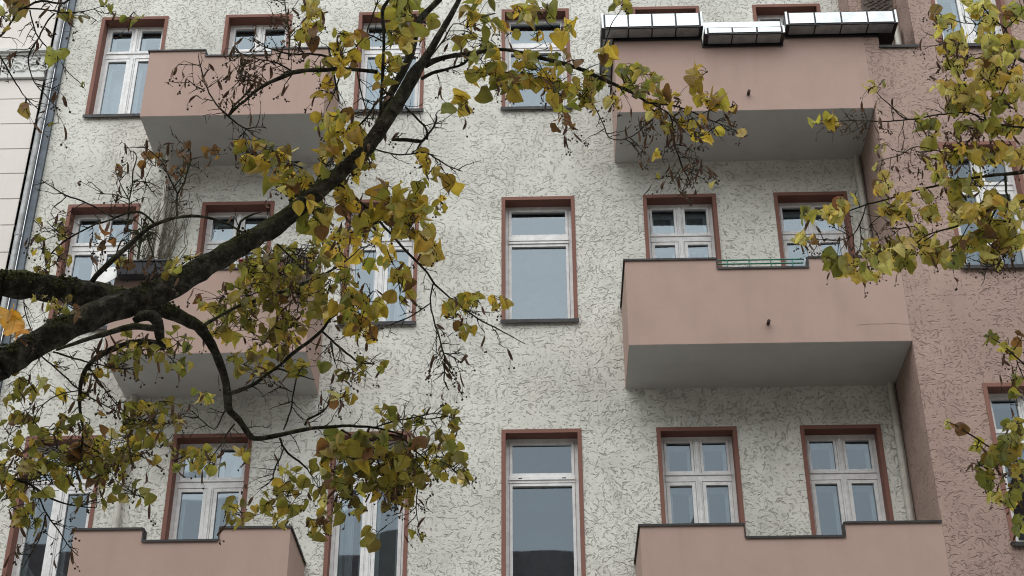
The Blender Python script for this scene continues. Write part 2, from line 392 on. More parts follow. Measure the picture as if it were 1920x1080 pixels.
def window(c, r, x0, x1, zt, zb, Y):
    # painted surround: a flat band 12 mm proud, then the reveal running back to the frame
    a, b, e, g = x0, x1, zb, zt
    ia, ib, ig = x0+BAND, x1-BAND, zt-BAND
    yb = Y-.012; yf = Y+REV
    mb = MB()
    door = c in 'BF'
    mb.box(a, ia, yb, Y+.03, e, g); mb.box(ib, b, yb, Y+.03, e, g); mb.box(ia, ib, yb, Y+.03, ig, g)
    mb.box(a, ia-.003, Y+.03, yf+.1, e, g); mb.box(ib+.003, b, Y+.03, yf+.1, e, g); mb.box(ia-.003, ib+.003, Y+.03, yf+.1, ig+.003, g)
    W = part(mb, "window", M['casing'])
    if r in (0, 4) and Y == D: pass
    # sill
    if not door:
        s = MB(); s.box(a-.015, b+.015, Y-.055, yf+.02, e-.012, e+.010); s.box(a-.015, b+.015, Y-.055, Y-.045, e-.045, e-.012)
        part(s, "sill", M['coping'], W)
    z0 = e+(.012 if not door else .03)
    fr = MB()
    y0, y1 = yf, yf+.07
    fw_ = .045
    fr.box(ia-.02, ia+fw_, y0, y1, z0, ig+.01); fr.box(ib-fw_, ib+.02, y0, y1, z0, ig+.01)
    fr.box(ia+fw_, ib-fw_, y0, y1, ig-fw_, ig+.01); fr.box(ia+fw_, ib-fw_, y0, y1, z0, z0+.05)
    tz = zt-.655                                   # middle of the transom
    panes = []
    xm = (ia+ib)/2
    L, Rr = ia+fw_, ib-fw_
    if c == 'D':
        th = .062 if r != 3 else .05
        fr.box(L, Rr, y0-.02, y1, tz-th, tz+th)
        fr.box(L, Rr, y0-.035, y0-.02, tz-.012, tz+.03)
        if r != 3: fr.box(L, Rr, y0-.03, y0-.02, tz-th+.004, tz-th+.03)
        for (za, zb2) in ((tz+th, ig-fw_), (z0+.05, tz-th)):
            s_w = .042
            fr.box(L+.004, L+s_w, y0-.012, y1-.01, za+.004, zb2-.004); fr.box(Rr-s_w, Rr-.004, y0-.012, y1-.01, za+.004, zb2-.004)
            fr.box(L+s_w, Rr-s_w, y0-.012, y1-.01, za+.004, za+s_w); fr.box(L+s_w, Rr-s_w, y0-.012, y1-.01, zb2-s_w, zb2-.004)
            panes.append((L+s_w, Rr-s_w, za+s_w, zb2-s_w))
    else:
        th = .058
        fr.box(L, Rr, y0-.015, y1, tz-th, tz+th); fr.box(L, Rr, y0-.032, y0-.015, tz+th-.03, tz+th-.004)
        mw = .042
        fr.box(xm-mw, xm+mw, y0-.01, y1, tz+th, ig-fw_); fr.box(xm-mw, xm+mw, y0-.014, y1, z0+.05, tz-th)
        fr.box(xm-.018, xm+.018, y0-.034, y0-.014, z0+.05, tz-th-.01); fr.box(xm-.016, xm+.016, y0-.028, y0-.010, tz+th, ig-fw_-.005)
        for (za, zb2) in ((tz+th, ig-fw_), (z0+.05, tz-th)):
            s_w = .038 if za > tz else .052
            for (l, q) in ((L, xm-mw), (xm+mw, Rr)):
                fr.box(l+.004, l+s_w, y0-.006, y1-.012, za+.004, zb2-.004); fr.box(q-s_w, q-.004, y0-.006, y1-.012, za+.004, zb2-.004)
                fr.box(l+s_w, q-s_w, y0-.006, y1-.012, za+.004, za+s_w); fr.box(l+s_w, q-s_w, y0-.006, y1-.012, zb2-s_w, zb2-.004)
                panes.append((l+s_w, q-s_w, za+s_w, zb2-s_w))
    part(fr, "frame", M['frame'], W)
    gl = MB(); inn = MB()
    for (l, q, za, zb2) in panes:
        tx, tz_ = random.uniform(-.004, .004), random.uniform(-.005, .005)
        yg = y0+.03
        gl.quad((l-.004, yg-tx, za-.004), (q+.004, yg+tx, za-.004), (q+.004, yg+tx+tz_, zb2+.004), (l-.004, yg-tx+tz_, zb2+.004))
        # second sash of the box window, 0.13 m behind
        y2 = y0+.15; k = .055
        if c != 'D':
            inn.box(l-.03, l+k*.7, y2, y2+.04, za-.03, zb2+.03); inn.box(q-k*.7, q+.03, y2, y2+.04, za-.03, zb2+.03)
            inn.box(l+k*.7, q-k*.7, y2, y2+.04, zb2-k, zb2+.03); inn.box(l+k*.7, q-k*.7, y2, y2+.04, za-.03, za+k*.6)
    part(gl, "glass", M['glass'], W)
    if inn.v: part(inn, "inner_sash", M['frame'], W)
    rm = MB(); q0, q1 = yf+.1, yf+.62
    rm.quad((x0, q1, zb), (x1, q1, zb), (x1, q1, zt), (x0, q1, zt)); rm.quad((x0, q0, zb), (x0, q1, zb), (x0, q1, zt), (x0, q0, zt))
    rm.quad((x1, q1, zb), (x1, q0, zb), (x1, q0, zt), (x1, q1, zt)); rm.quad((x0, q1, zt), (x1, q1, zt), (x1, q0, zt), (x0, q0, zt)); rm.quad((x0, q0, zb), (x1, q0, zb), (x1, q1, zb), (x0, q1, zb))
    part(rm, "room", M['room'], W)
    def curtain(ca, cb, za, zb2):
        cu = MB(); n = 40; yq = yf+.32
        for k in range(n+1):
            x = ca+(cb-ca)*k/n; y = yq+.022*math.sin(k*1.35)+.01*math.sin(k*.5+x*7)
            cu.v += [(x, y, za), (x, y, zb2)]
        for k in range(n): cu.f.append([2*k, 2*k+2, 2*k+3, 2*k+1])
        part(cu, "curtain", M['curtain'], W, smooth=True)
    if (c, r) == ('A', 1): curtain(x0+.10, x0+.46, zb, zt)
    if (c, r) == ('C', 3): curtain(x0+.08, x0+.30, zb, zt)
    if (c, r) in (('G', 2), ('B', 2), ('C', 1)): curtain(x0+.15, x1-.62, zb, zt)
    if (c, r) in (('F', 2), ('C', 2), ('B', 3)): curtain(x1-.36, x1-.08, zb, zt)
    if (c, r) in (('E', 2), ('D', 1)): curtain(x0+.07, x1-.07, zt-.55, zt)
    if (c, r) == ('D', 3):
        v = MB()
        for xv in (x0+.22, x1-.27): v.box(xv, xv+.05, y0-.0385, y0-.0345, tz+.004, tz+.016)
        part(v, "vent_slot", M['blackmetal'], W)
    return W
for a in WINS + BAYW: window(*a)

# --------------------------------------------------------------- balconies
T = .13
def balcony(x0, x1, zs, zt, notch, zn, right_end, label, spout=None, extra=None, rail=False):
    b = MB()
    if notch: poly = [(x0, zs), (x1, zs), (x1, zt), (notch[1], zt), (notch[1], zn), (notch[0], zn), (notch[0], zt), (x0, zt)]
    else: poly = [(x0, zs), (x1, zs), (x1, zt), (x0, zt)]
    b.prism_xz(poly, FR, FR+T)
    b.box(x0, x0+T, FR+T, D, zs, zt)
    if right_end: b.box(x1-T, x1, FR+T, D, zs, zt)
    b.box(x0+T, x1-(T if right_end else 0), FR+T, D, zs+.002, zs+.22)
    o = part(b, "balcony", M['pink'])
    o['label'] = label
    so_ = MB().box(x0+.004, x1-.004, FR+.004, D-.002, zs-.004, zs-.001)
    part(so_, "soffit", M['soffit'], o)
    c = MB(); q = .018; h = .012
    def cop(a, e, z, l=True, r=True):
        c.box(a-(q if l else 0), e+(q if r else 0), FR-q, FR+T+q, z+.002, z+h)
        c.box(a-(q if l else 0), e+(q if r else 0), FR-q-.004, FR-q+.001, z-.014, z+h+.002)
    if notch:
        cop(x0, notch[0], zt, r=False); cop(notch[0]+.004, notch[1]-.004, zn, False, False); cop(notch[1], x1, zt, False, right_end)
        c.box(notch[0], notch[0]+.014, FR-.012, FR+T+.02, zn+h, zt+h); c.box(notch[1]-.014, notch[1], FR-.012, FR+T+.02, zn+h, zt+h)
    else: cop(x0, x1, zt, True, right_end)
    c.box(x0-q, x0+T+q, FR+T+q, D-.003, zt+.002, zt+h); c.box(x0-q-.004, x0-q+.001, FR-q-.004, D-.003, zt-.022, zt+h)
    if right_end:
        c.box(x1-T-q, x1+q, FR+T+q, D-.003, zt+.002, zt+h); c.box(x1+q-.001, x1+q+.004, FR-q-.004, D-.003, zt-.022, zt+h)
    part(c, "coping", M['coping'], o)
    if spout:
        s = MB().tube([(spout[0], FR+.02, spout[1]), (spout[0], FR-.10, spout[1]-.012)], [.022, .022], 10)
        part(s, "drain_spout", M['rust'], o)
    if rail:
        s = MB()
        for z in (zn+.11, zn+.17): s.tube([(notch[0]+.03, FR+.06, z), (notch[1]-.06, FR+.06, z)], [.011, .011], 8)
        for k in range(4):
            x = notch[0]+.16+k*(notch[1]-notch[0]-.36)/3
            s.tube([(x, FR+.06, zn+.02), (x, FR+.06, zn+.17)], [.009, .009], 6)
        part(s, "railing", M['green'], o)
    return o
balcony(1.118, XB-.002, 15.166, 16.485, (2.402, 3.59), 16.335, False, "pink balcony carrying the mirror-panelled boxes on its parapet", (3.004, 15.448))
balcony(1.118, XB-.002, 11.356, 12.655, (2.335, 3.565), 12.500, False, "pink balcony with a green rail in its parapet notch", (2.94, 11.641), rail=True)
balcony(1.140, XB-.002, 7.55, 8.845, (2.391, 3.605), 8.672, False, "pink balcony below the pair of right lower windows")
balcony(-5.740, -3.095, 15.249, 16.462, (-4.915, -3.925), 16.348, True, "pink notched balcony beside the upper window with white curtain")
balcony(-5.735, -3.080, 11.330, 12.62, None, 0, True, "pink balcony behind the mossy limb, hung with planters")
balcony(-5.748, -3.100, 7.55, 8.885, (-4.905, -3.962), 8.722, True, "pink notched balcony at the lower left under the foliage")
# lip of the bay top beside the balcony
lip = MB().box(4.975, XB2+.03, FR-.03, FR+.17, ZN+.002, ZN+.024); lip.box(4.975, XB2+.03, FR-.034, FR-.028, ZN-.02, ZN+.026)
lip.box(XB+.005, 5.0, FR-.028, FR+.158, 16.472, 16.494)
part(lip, "bay_coping", M['coping'])
# hairline crack in the render right of the middle balcony
def crack(pts):
    mb = MB()
    for a, b in zip(pts, pts[1:]):
        mb.quad((a[0], FR-.003, a[1]-.0022), (b[0], FR-.003, b[1]-.0022), (b[0], FR-.003, b[1]+.0022), (a[0], FR-.003, a[1]+.0022))
    return mb
part(crack([(4.10, 11.60), (4.25, 11.615), (4.40, 11.612), (4.55, 11.618), (4.70, 11.605), (4.86, 11.60), (4.80, 11.50), (4.78, 11.43)]), "crack", M['crackdirt'])

def downpipe(x, zt, zb, bendx=0, y=None):
    y = y or D-.065
    mb = MB()
    if bendx: mb.tube([(x+bendx, D-.35, zt+.02), (x+bendx, D-.33, zt-.10), (x+bendx*.6, D-.16, zt-.24), (x, y, zt-.36), (x, y, zt-.5), (x, y, zb)], [.045]*6, 12)
    else: mb.tube([(x, y, zt), (x, y, zb)], [.045, .045], 12)
    z = zt-.62
    while z > zb+.2:
        mb.tube([(x, y, z-.025), (x, y, z+.025)], [.052, .052], 12); z -= 1.4
    return part(mb, "downpipe", M['pipe'], smooth=False)
downpipe(4.70, 15.16, 12.7); downpipe(4.70, 11.35, 8.9); downpipe(5.43, 17.1, 15.4, 0, D-.70)
downpipe(-5.56, 15.24, 12.65, .06); downpipe(-5.60, 11.32, 8.92)

# --------------------------------------------------------------- mirror-panelled boxes on the top right balcony
def metal_box(name, x0, x1, z0, z1, n, label, left_run=0, right_run=0, back=None):
    yb = FR-.26; y1 = FR-.034
    root = empty(name, ((x0+x1)/2, FR-.15, z0)); setp(root, label, "planter box", "mirror-panelled boxes on the balcony parapet")
    def add(mb, nm, mat, **k):
        o = mb.build(nm, mat, None, **k); reparent(o, root); return o
    body = MB(); body.box(x0, x1, yb+.012, y1, z0+.008, z1-.008)
    body.box(x0, x1, y1, FR+.12, z0+.03, z1-.03)
    if left_run: body.box(x0, x0+.20-.012, y1, y1+left_run, z0+.008, z1-.008)
    if right_run: body.box(x1-right_run[1], x1, y1+.001, y1+right_run[0], z0+.008, z1-.01)
    add(body, "body", M['blackmetal'])
    g = .022; w = (x1-x0-.09)/n
    for k in range(n):
        a = x0+.045+k*w
        add(MB().box(a+g*.5, a+w-g*.5, yb, yb+.012, z0+.028, z1-.024), "front_panel", M['mirrormetal'], bevel=.003)
        add(MB().box(a+g*.5, a+w-g*.5, yb+.03, y1-.012, z0+.001, z0+.008), "bottom_panel", M['zinc'])
    e = MB(); e.box(x0, x0+.03, yb-.002, yb+.012, z0+.012, z1); e.box(x1-.03, x1, yb-.002, yb+.012, z0+.012, z1)
    add(e, "edge_strip", M['mirrormetal'])
    if left_run: add(MB().box(x0+.02, x0+.17, y1+.02, y1+left_run-.03, z0+.001, z0+.008), "bottom_panel", M['zinc'])
    return root
metal_box("planter_box", .935, 2.412, 16.512, 16.80, 4, "L-shaped mirror-panelled box turning round the balcony's outer corner", left_run=1.0)
bb = metal_box("planter_box", 2.428, 3.588, 16.362, 16.505, 3, "low mirror-panelled box sitting in the parapet notch")
o = MB().box(2.44, 3.575, FR-.03, FR-.012, 16.505, 16.79).build("back_strip", M['mirrormetal']); reparent(o, bb)
metal_box("planter_box", 3.618, 5.24, 16.512, 16.765, 4, "long mirror-panelled box reaching past the parapet towards the bay", right_run=(.5, .40))
# reed screen above
sc_ = MB(); x0, x1, z0, z1 = 5.0, 5.465, 16.95, 18.25; YS = D-.645
for k in range(26):
    a = x0+(x1-x0)*k/26
    sc_.tube([(a, YS+.006*math.sin(k), z0), (a+.006, YS, z1)], [.010, .009], 5)
for k in range(64):
    zz = z0+.02*k; aa = x0+(k*.13) % (x1-x0-.16)
    sc_.tube([(aa, YS-.012, zz), (aa+.16, YS-.016, zz+.075)], [.008, .006], 5)
setp(sc_.build("reed_screen", M['woven']), "small dark woven reed screen standing behind the mirror-panelled boxes", "screen")

# --------------------------------------------------------------- things on the middle left balcony
def planter(name, x0, x1, z0, z1, mat, label, y0=FR-.24, y1=FR-.035):
    root = empty(name, ((x0+x1)/2, y0, z0)); setp(root, label, "flower box")
    b = MB(); ins = .03
    v = [(x0+ins, y0+ins, z0), (x1-ins, y0+ins, z0), (x1-ins, y1-.01, z0), (x0+ins, y1-.01, z0), (x0, y0, z1), (x1, y0, z1), (x1, y1, z1), (x0, y1, z1)]
    b.v += v; b.f += [[0,3,2,1], [0,1,5,4], [1,2,6,5], [2,3,7,6], [3,0,4,7], [4,5,6,7]]
    o = b.build("trough", mat, None, bevel=.008); reparent(o, root)
    r = MB().box(x0-.015, x1+.015, y0-.015, y1, z1-.002, z1+.025).build("rim", mat, None, bevel=.006); reparent(o=r, p=root)
    hk = MB()
    for x in (x0+.12, x1-.14):
        hk.box(x, x+.02, y1+.0, FR+T+.03, z1+.027, z1+.033); hk.box(x, x+.02, y1, y1+.005, z0, z1+.03)
    h = hk.build("hanger", M['blackmetal']); reparent(h, root)
    return root
planter("flower_box", -5.68, -4.93, 12.43, 12.61, M['slatebox'], "empty slate-grey flower box on the balcony behind the mossy limb")
planter("flower_box", -4.02, -3.42, 12.46, 12.60, M['red'], "red flower box on the balcony, half hidden by yellow leaves")
bs = planter("flower_box", -3.40, -3.04, 12.48, 12.62, M['rust'], "brown flower box with withered trailing stems at the balcony corner")
st = MB()
for k in range(60):
    x = random.uniform(-3.4, -3.02); y = random.uniform(FR-.25, FR+.1); l = random.uniform(.2, .75)
    a = random.uniform(-.12, .12)
    st.tube([(x, y, 12.63), (x+a*.5, y-.1, 12.72), (x+a, y-.2, 12.62), (x+a*1.3, y-.22, 12.62-l)], [.007, .007, .006, .003], 4)
o = st.build("trailing_stems", M['drygrass']); reparent(o, bs)
# satellite dish
dx, dz = -5.84, 12.50
dish = empty("satellite_dish", (dx, FR+.1, dz)); setp(dish, "white satellite dish on the outer corner of the left balcony", "dish")
dm = MB(); nr, na = 6, 24; ax = Vector((-.25, -.85, .42)).normalized(); u_ = ax.orthogonal().normalized(); v_ = ax.cross(u_)
cc = Vector((dx, FR-.02, dz))
for t_ in (0, .012):
    for i in range(nr+1):
        r = .20*i/nr
        for a in range(na):
            th = 2*math.pi*a/na
            dm.v.append(tuple(cc + u_*(r*math.cos(th)) + v_*(r*math.sin(th)*1.08) + ax*(r*r*.95 - t_)))
k0 = (nr+1)*na
for s0, rev in ((0, 0), (k0, 1)):
    for i in range(nr):
        for a in range(na):
            q = [s0+i*na+a, s0+i*na+(a+1) % na, s0+(i+1)*na+(a+1) % na, s0+(i+1)*na+a]
            dm.f.append(q[::-1] if rev else q)
for a in range(na): dm.f.append([nr*na+a, nr*na+(a+1) % na, k0+nr*na+(a+1) % na, k0+nr*na+a])
o = dm.build("reflector", M['dish'], None, smooth=True); reparent(o, dish)
tip = cc + ax*.30 - v_*.05
am = MB().tube([cc - v_*.25, tip], [.012, .010], 8); am.tube([tip-ax*.05, tip+ax*.05], [.03, .03], 10)
o = am.build("feed_arm", M['zinc']); reparent(o, dish)
bm_ = MB().tube([cc-ax*.02, cc-ax*.12, Vector((-5.735, FR+.05, dz-.1))], [.025, .022, .022], 8)
o = bm_.build("bracket", M['zinc']); reparent(o, dish)
# dead climber along the downpipe and a spiky pot plant
cl = MB()
for k in range(46):
    x = -5.56+random.gauss(0, .10); z = 12.75+random.uniform(-.1, .4); pts = []; y = D-random.uniform(.04, .14)
    for j in range(9):
        pts.append((x, y, z)); x += random.gauss(.012, .055); z += random.uniform(.10, .30); y = min(D-.03, y+random.gauss(0, .02))
    cl.tube(pts, [.009-.0007*j for j in range(9)], 5)
for k in range(40):
    x = -5.45+random.gauss(0, .3); z = random.uniform(13.9, 15.1)
    cl.tube([(x, D-.05, z), (x+random.gauss(0, .12), D-.08, z+random.gauss(.0, .12)), (x+random.gauss(0, .25), D-.12, z-random.uniform(0, .3))], [.006, .005, .003], 4)
setp(cl.build("climber", M['drygrass']), "leafless dry climber clinging to the downpipe on the cream wall", "climber")
sp_ = empty("pot_plant", (-5.72, D-.35, 12.56)); setp(sp_, "spiky-leaved pot plant standing on the left balcony by the downpipe", "plant")
pl = MB(); base = Vector((-5.70, D-.45, 13.75))
for k in range(34):
    a = random.uniform(0, 6.28); l = random.uniform(.25, .5); u = Vector((math.cos(a), math.sin(a), 0)); s = Vector((-u.y, u.x, 0))*.014
    b0 = base+Vector((0, 0, random.uniform(-.3, .1))); pts = [b0 + u*(l*t*.8) + Vector((0, 0, l*(1.0*t-1.25*t*t))) for t in (0, .3, .6, .85, 1)]
    for i in range(4):
        w0, w1 = (1, 1.1, .9, .5, .05)[i], (1, 1.1, .9, .5, .05)[i+1]
        pl.quad(pts[i]-s*w0, pts[i]+s*w0, pts[i+1]+s*w1, pts[i+1]-s*w1)
t_ = NT("spiky_leaf"); lm = t_.done(t_.bsdf((.06, .075, .04), .5))
o = pl.build("leaves", lm); reparent(o, sp_)
o = MB().tube([(-5.70, D-.45, 12.56), (-5.71, D-.44, 13.2), (-5.70, D-.45, 13.8)], [.02, .016, .014], 7).build("stem", M['bark']); reparent(o, sp_)
o = MB().tube([(-5.70, D-.45, 11.56), (-5.70, D-.45, 12.56)], [.12, .16], 14).build("pot", M['slatebox']); reparent(o, sp_)

# --------------------------------------------------------------- the neighbouring house on the left
nb = empty("neighbouring_house", (-12, D, 0)); setp(nb, "pale pinkish ashlar house with white stone frieze at the left edge", "building")
def npart(mb, name, mat, **k):
    o = mb.build(name, mat, None, **k); reparent(o, nb); return o
NX = -7.735; NY = D-.06
wl = MB()
zj = [14.19-.478*k for k in range(29, 0, -1)] + [14.19, 14.66, 15.125, 15.585, 16.065, 16.55, 16.93]
zj = [0.0] + [z for z in zj if z > .3]
for a, b in zip(zj, zj[1:]): wl.box(-18, NX, NY, NY+.3, a+.009, b-.009)
wl.box(-18, NX+.0, NY+.02, NY+.35, 0, 24)
wl.box(-8.62, NX, NY, NY+.3, 17.55, 24); wl.box(-18, -10.1, NY, NY+.3, 17.55, 24); wl.box(-10.1, -8.62, NY, NY+.3, 20.2, 24)
npart(wl, "wall", M['neigh'])
fz = MB(); fz.box(-18, NX+.02, NY-.05, NY+.3, 16.94, 16.99); fz.box(-18, NX-.01, NY-.015, NY+.3, 16.99, 17.40)
fz.box(-18, NX+.03, NY-.05, NY+.3, 17.40, 17.44); fz.box(-18, NX+.05, NY-.10, NY+.3, 17.44, 17.49); fz.box(-18, NX+.02, NY-.04, NY+.3, 17.49, 17.55)
npart(fz, "frieze", M['neightrim'])
orn = MB()
def scroll(cx, cz, r0, r1, a0, turns, flip=1):
    pts = []; n = int(18*abs(turns))+6
    for i in range(n+1):
        t = i/n; a = a0+turns*2*math.pi*t; r = r0+(r1-r0)*t
        pts.append((cx+flip*r*math.cos(a), NY-.022, cz+r*math.sin(a)))
    orn.tube(pts, [.018-.008*i/n for i in range(n+1)], 7)
for k in range(9):
    cx = -7.92-.42*k; f = 1 if k % 2 else -1
    scroll(cx, 17.2, .16, .03, 0.5, 1.6*1, f); scroll(cx+.17, 17.16, .11, .02, 2.2, -1.3, f); scroll(cx-.10, 17.28, .09, .02, 3.5, 1.1, -f)
    scroll(cx+.05, 17.06, .20, .12, .1, .4, f)
npart(orn, "scroll_ornament", M['neightrim'], smooth=True)
wf = MB(); wf.box(-8.70, -8.62, NY-.03, NY+.1, 17.55, 20.2); wf.box(-8.78, -8.70, NY+.06, NY+.13, 17.6, 20.1); npart(wf, "window_frame", M['frame'])
npart(MB().quad((-10.1, NY+.10, 17.55), (-8.7, NY+.10, 17.55), (-8.7, NY+.10, 20.2), (-10.1, NY+.10, 20.2)), "window_pane", M['bluestrip'])
dp = MB(); dp.tube([(-7.632, D-.09, 24), (-7.632, D-.09, .1)], [.047, .047], 14)
for z in (16.15, 14.0, 12.2, 18.4, 10.0): dp.tube([(-7.632, D-.09, z-.035), (-7.632, D-.09, z+.035)], [.054, .054], 14)
zp = npart(dp, "rain_pipe", M['zinc'], smooth=False)
fl = MB().box(-7.573, -7.472, D-.06, D-.004, 0, 24); fl.box(-7.573, -7.565, D-.085, D-.06, 0, 24)
for z in (15.9, 13.2, 17.9): fl.box(-7.575, -7.470, D-.064, D-.06, z, z+.05)
npart(fl, "flashing_strip", M['bluestrip'])

# --------------------------------------------------------------- the house across the street (seen in the panes)
op = empty("opposite_house", (0, -5, 0)); setp(op, "dark-roofed house across the street, mirrored in the lower window panes", "building")
def opart(mb, name, mat, **k):
    o = mb.build(name, mat, None, **k); reparent(o, op); return o
opart(MB().box(-60, 60, -16, -5, 0, 16.4), "wall", M['oppwall'])
r = MB(); r.v += [(-60,-4.6,16.4),(60,-4.6,16.4),(60,-10.5,21.1),(-60,-10.5,21.1),(60,-16.4,16.4),(-60,-16.4,16.4)]; r.f += [[0,1,2,3],[3,2,4,5],[0,3,5],[1,4,2],[0,5,4,1]]
opart(r, "roof", M['opproof'])
for gx, gw in ((-4.2, 2.3), (-17, 2.6), (22, 2.6)):
    poly = [(gx-gw, 16.41), (gx+gw, 16.41)] + [(gx+gw*math.cos(a)*.95, 16.7+2.5*math.sin(a)) for a in [math.pi*k/14 for k in range(15)]]
    opart(MB().prism_xz(poly, -8.5, -4.95), "curved_gable", M['oppwall'])
for px_, hw, pz in ((4.0, 1.5, 22.0), (8.7, 2.6, 22.6), (14.5, 2.2, 22)):
    d_m = MB(); d_m.v += [(px_-hw, -8, 18.6), (px_+hw, -8, 18.6), (px_+hw, -11, 18.6), (px_-hw, -11, 18.6), (px_, -9.6, pz)]
    d_m.f += [[0, 1, 4], [1, 2, 4], [2, 3, 4], [3, 0, 4], [3, 2, 1, 0]]
    opart(d_m, "turret_roof", M['redtiles'])
for cx in (-11, 19, -25):
    opart(MB().box(cx-.5, cx+.5, -11.0, -10.0, 19.5, 22.2), "chimney", M['opproof'])
ow = MB()
for k in range(-10, 11):
    for z in (2.5, 6, 9.5, 13): ow.box(k*2.6-.55, k*2.6+.55, -5.001, -4.97, z-.9, z+.9)
opart(ow, "window_panes", M['slatebox'])
#TREES#
# --------------------------------------------------------------- the trees
# Every limb is a chain of (photo x, photo y, thickness in photo pixels) at a depth of its own; P() turns it into metres.
def smooth_chain(pts, step=10):
    "Catmull-Rom through the traced points, with a little gnarl"
    out = []
    n = len(pts)
    for i in range(n-1):
        p0, p1, p2, p3 = pts[max(i-1, 0)], pts[i], pts[i+1], pts[min(i+2, n-1)]
        k = max(2, int(math.hypot(p2[0]-p1[0], p2[1]-p1[1])/step))
        for j in range(k):
            t = j/k
            out.append(tuple(.5*((2*b)+(c-a)*t+(2*a-5*b+4*c-d)*t*t+(3*b-a-3*c+d)*t**3) for a, b, c, d in zip(p0, p1, p2, p3)))
    out.append(tuple(pts[-1])); return out

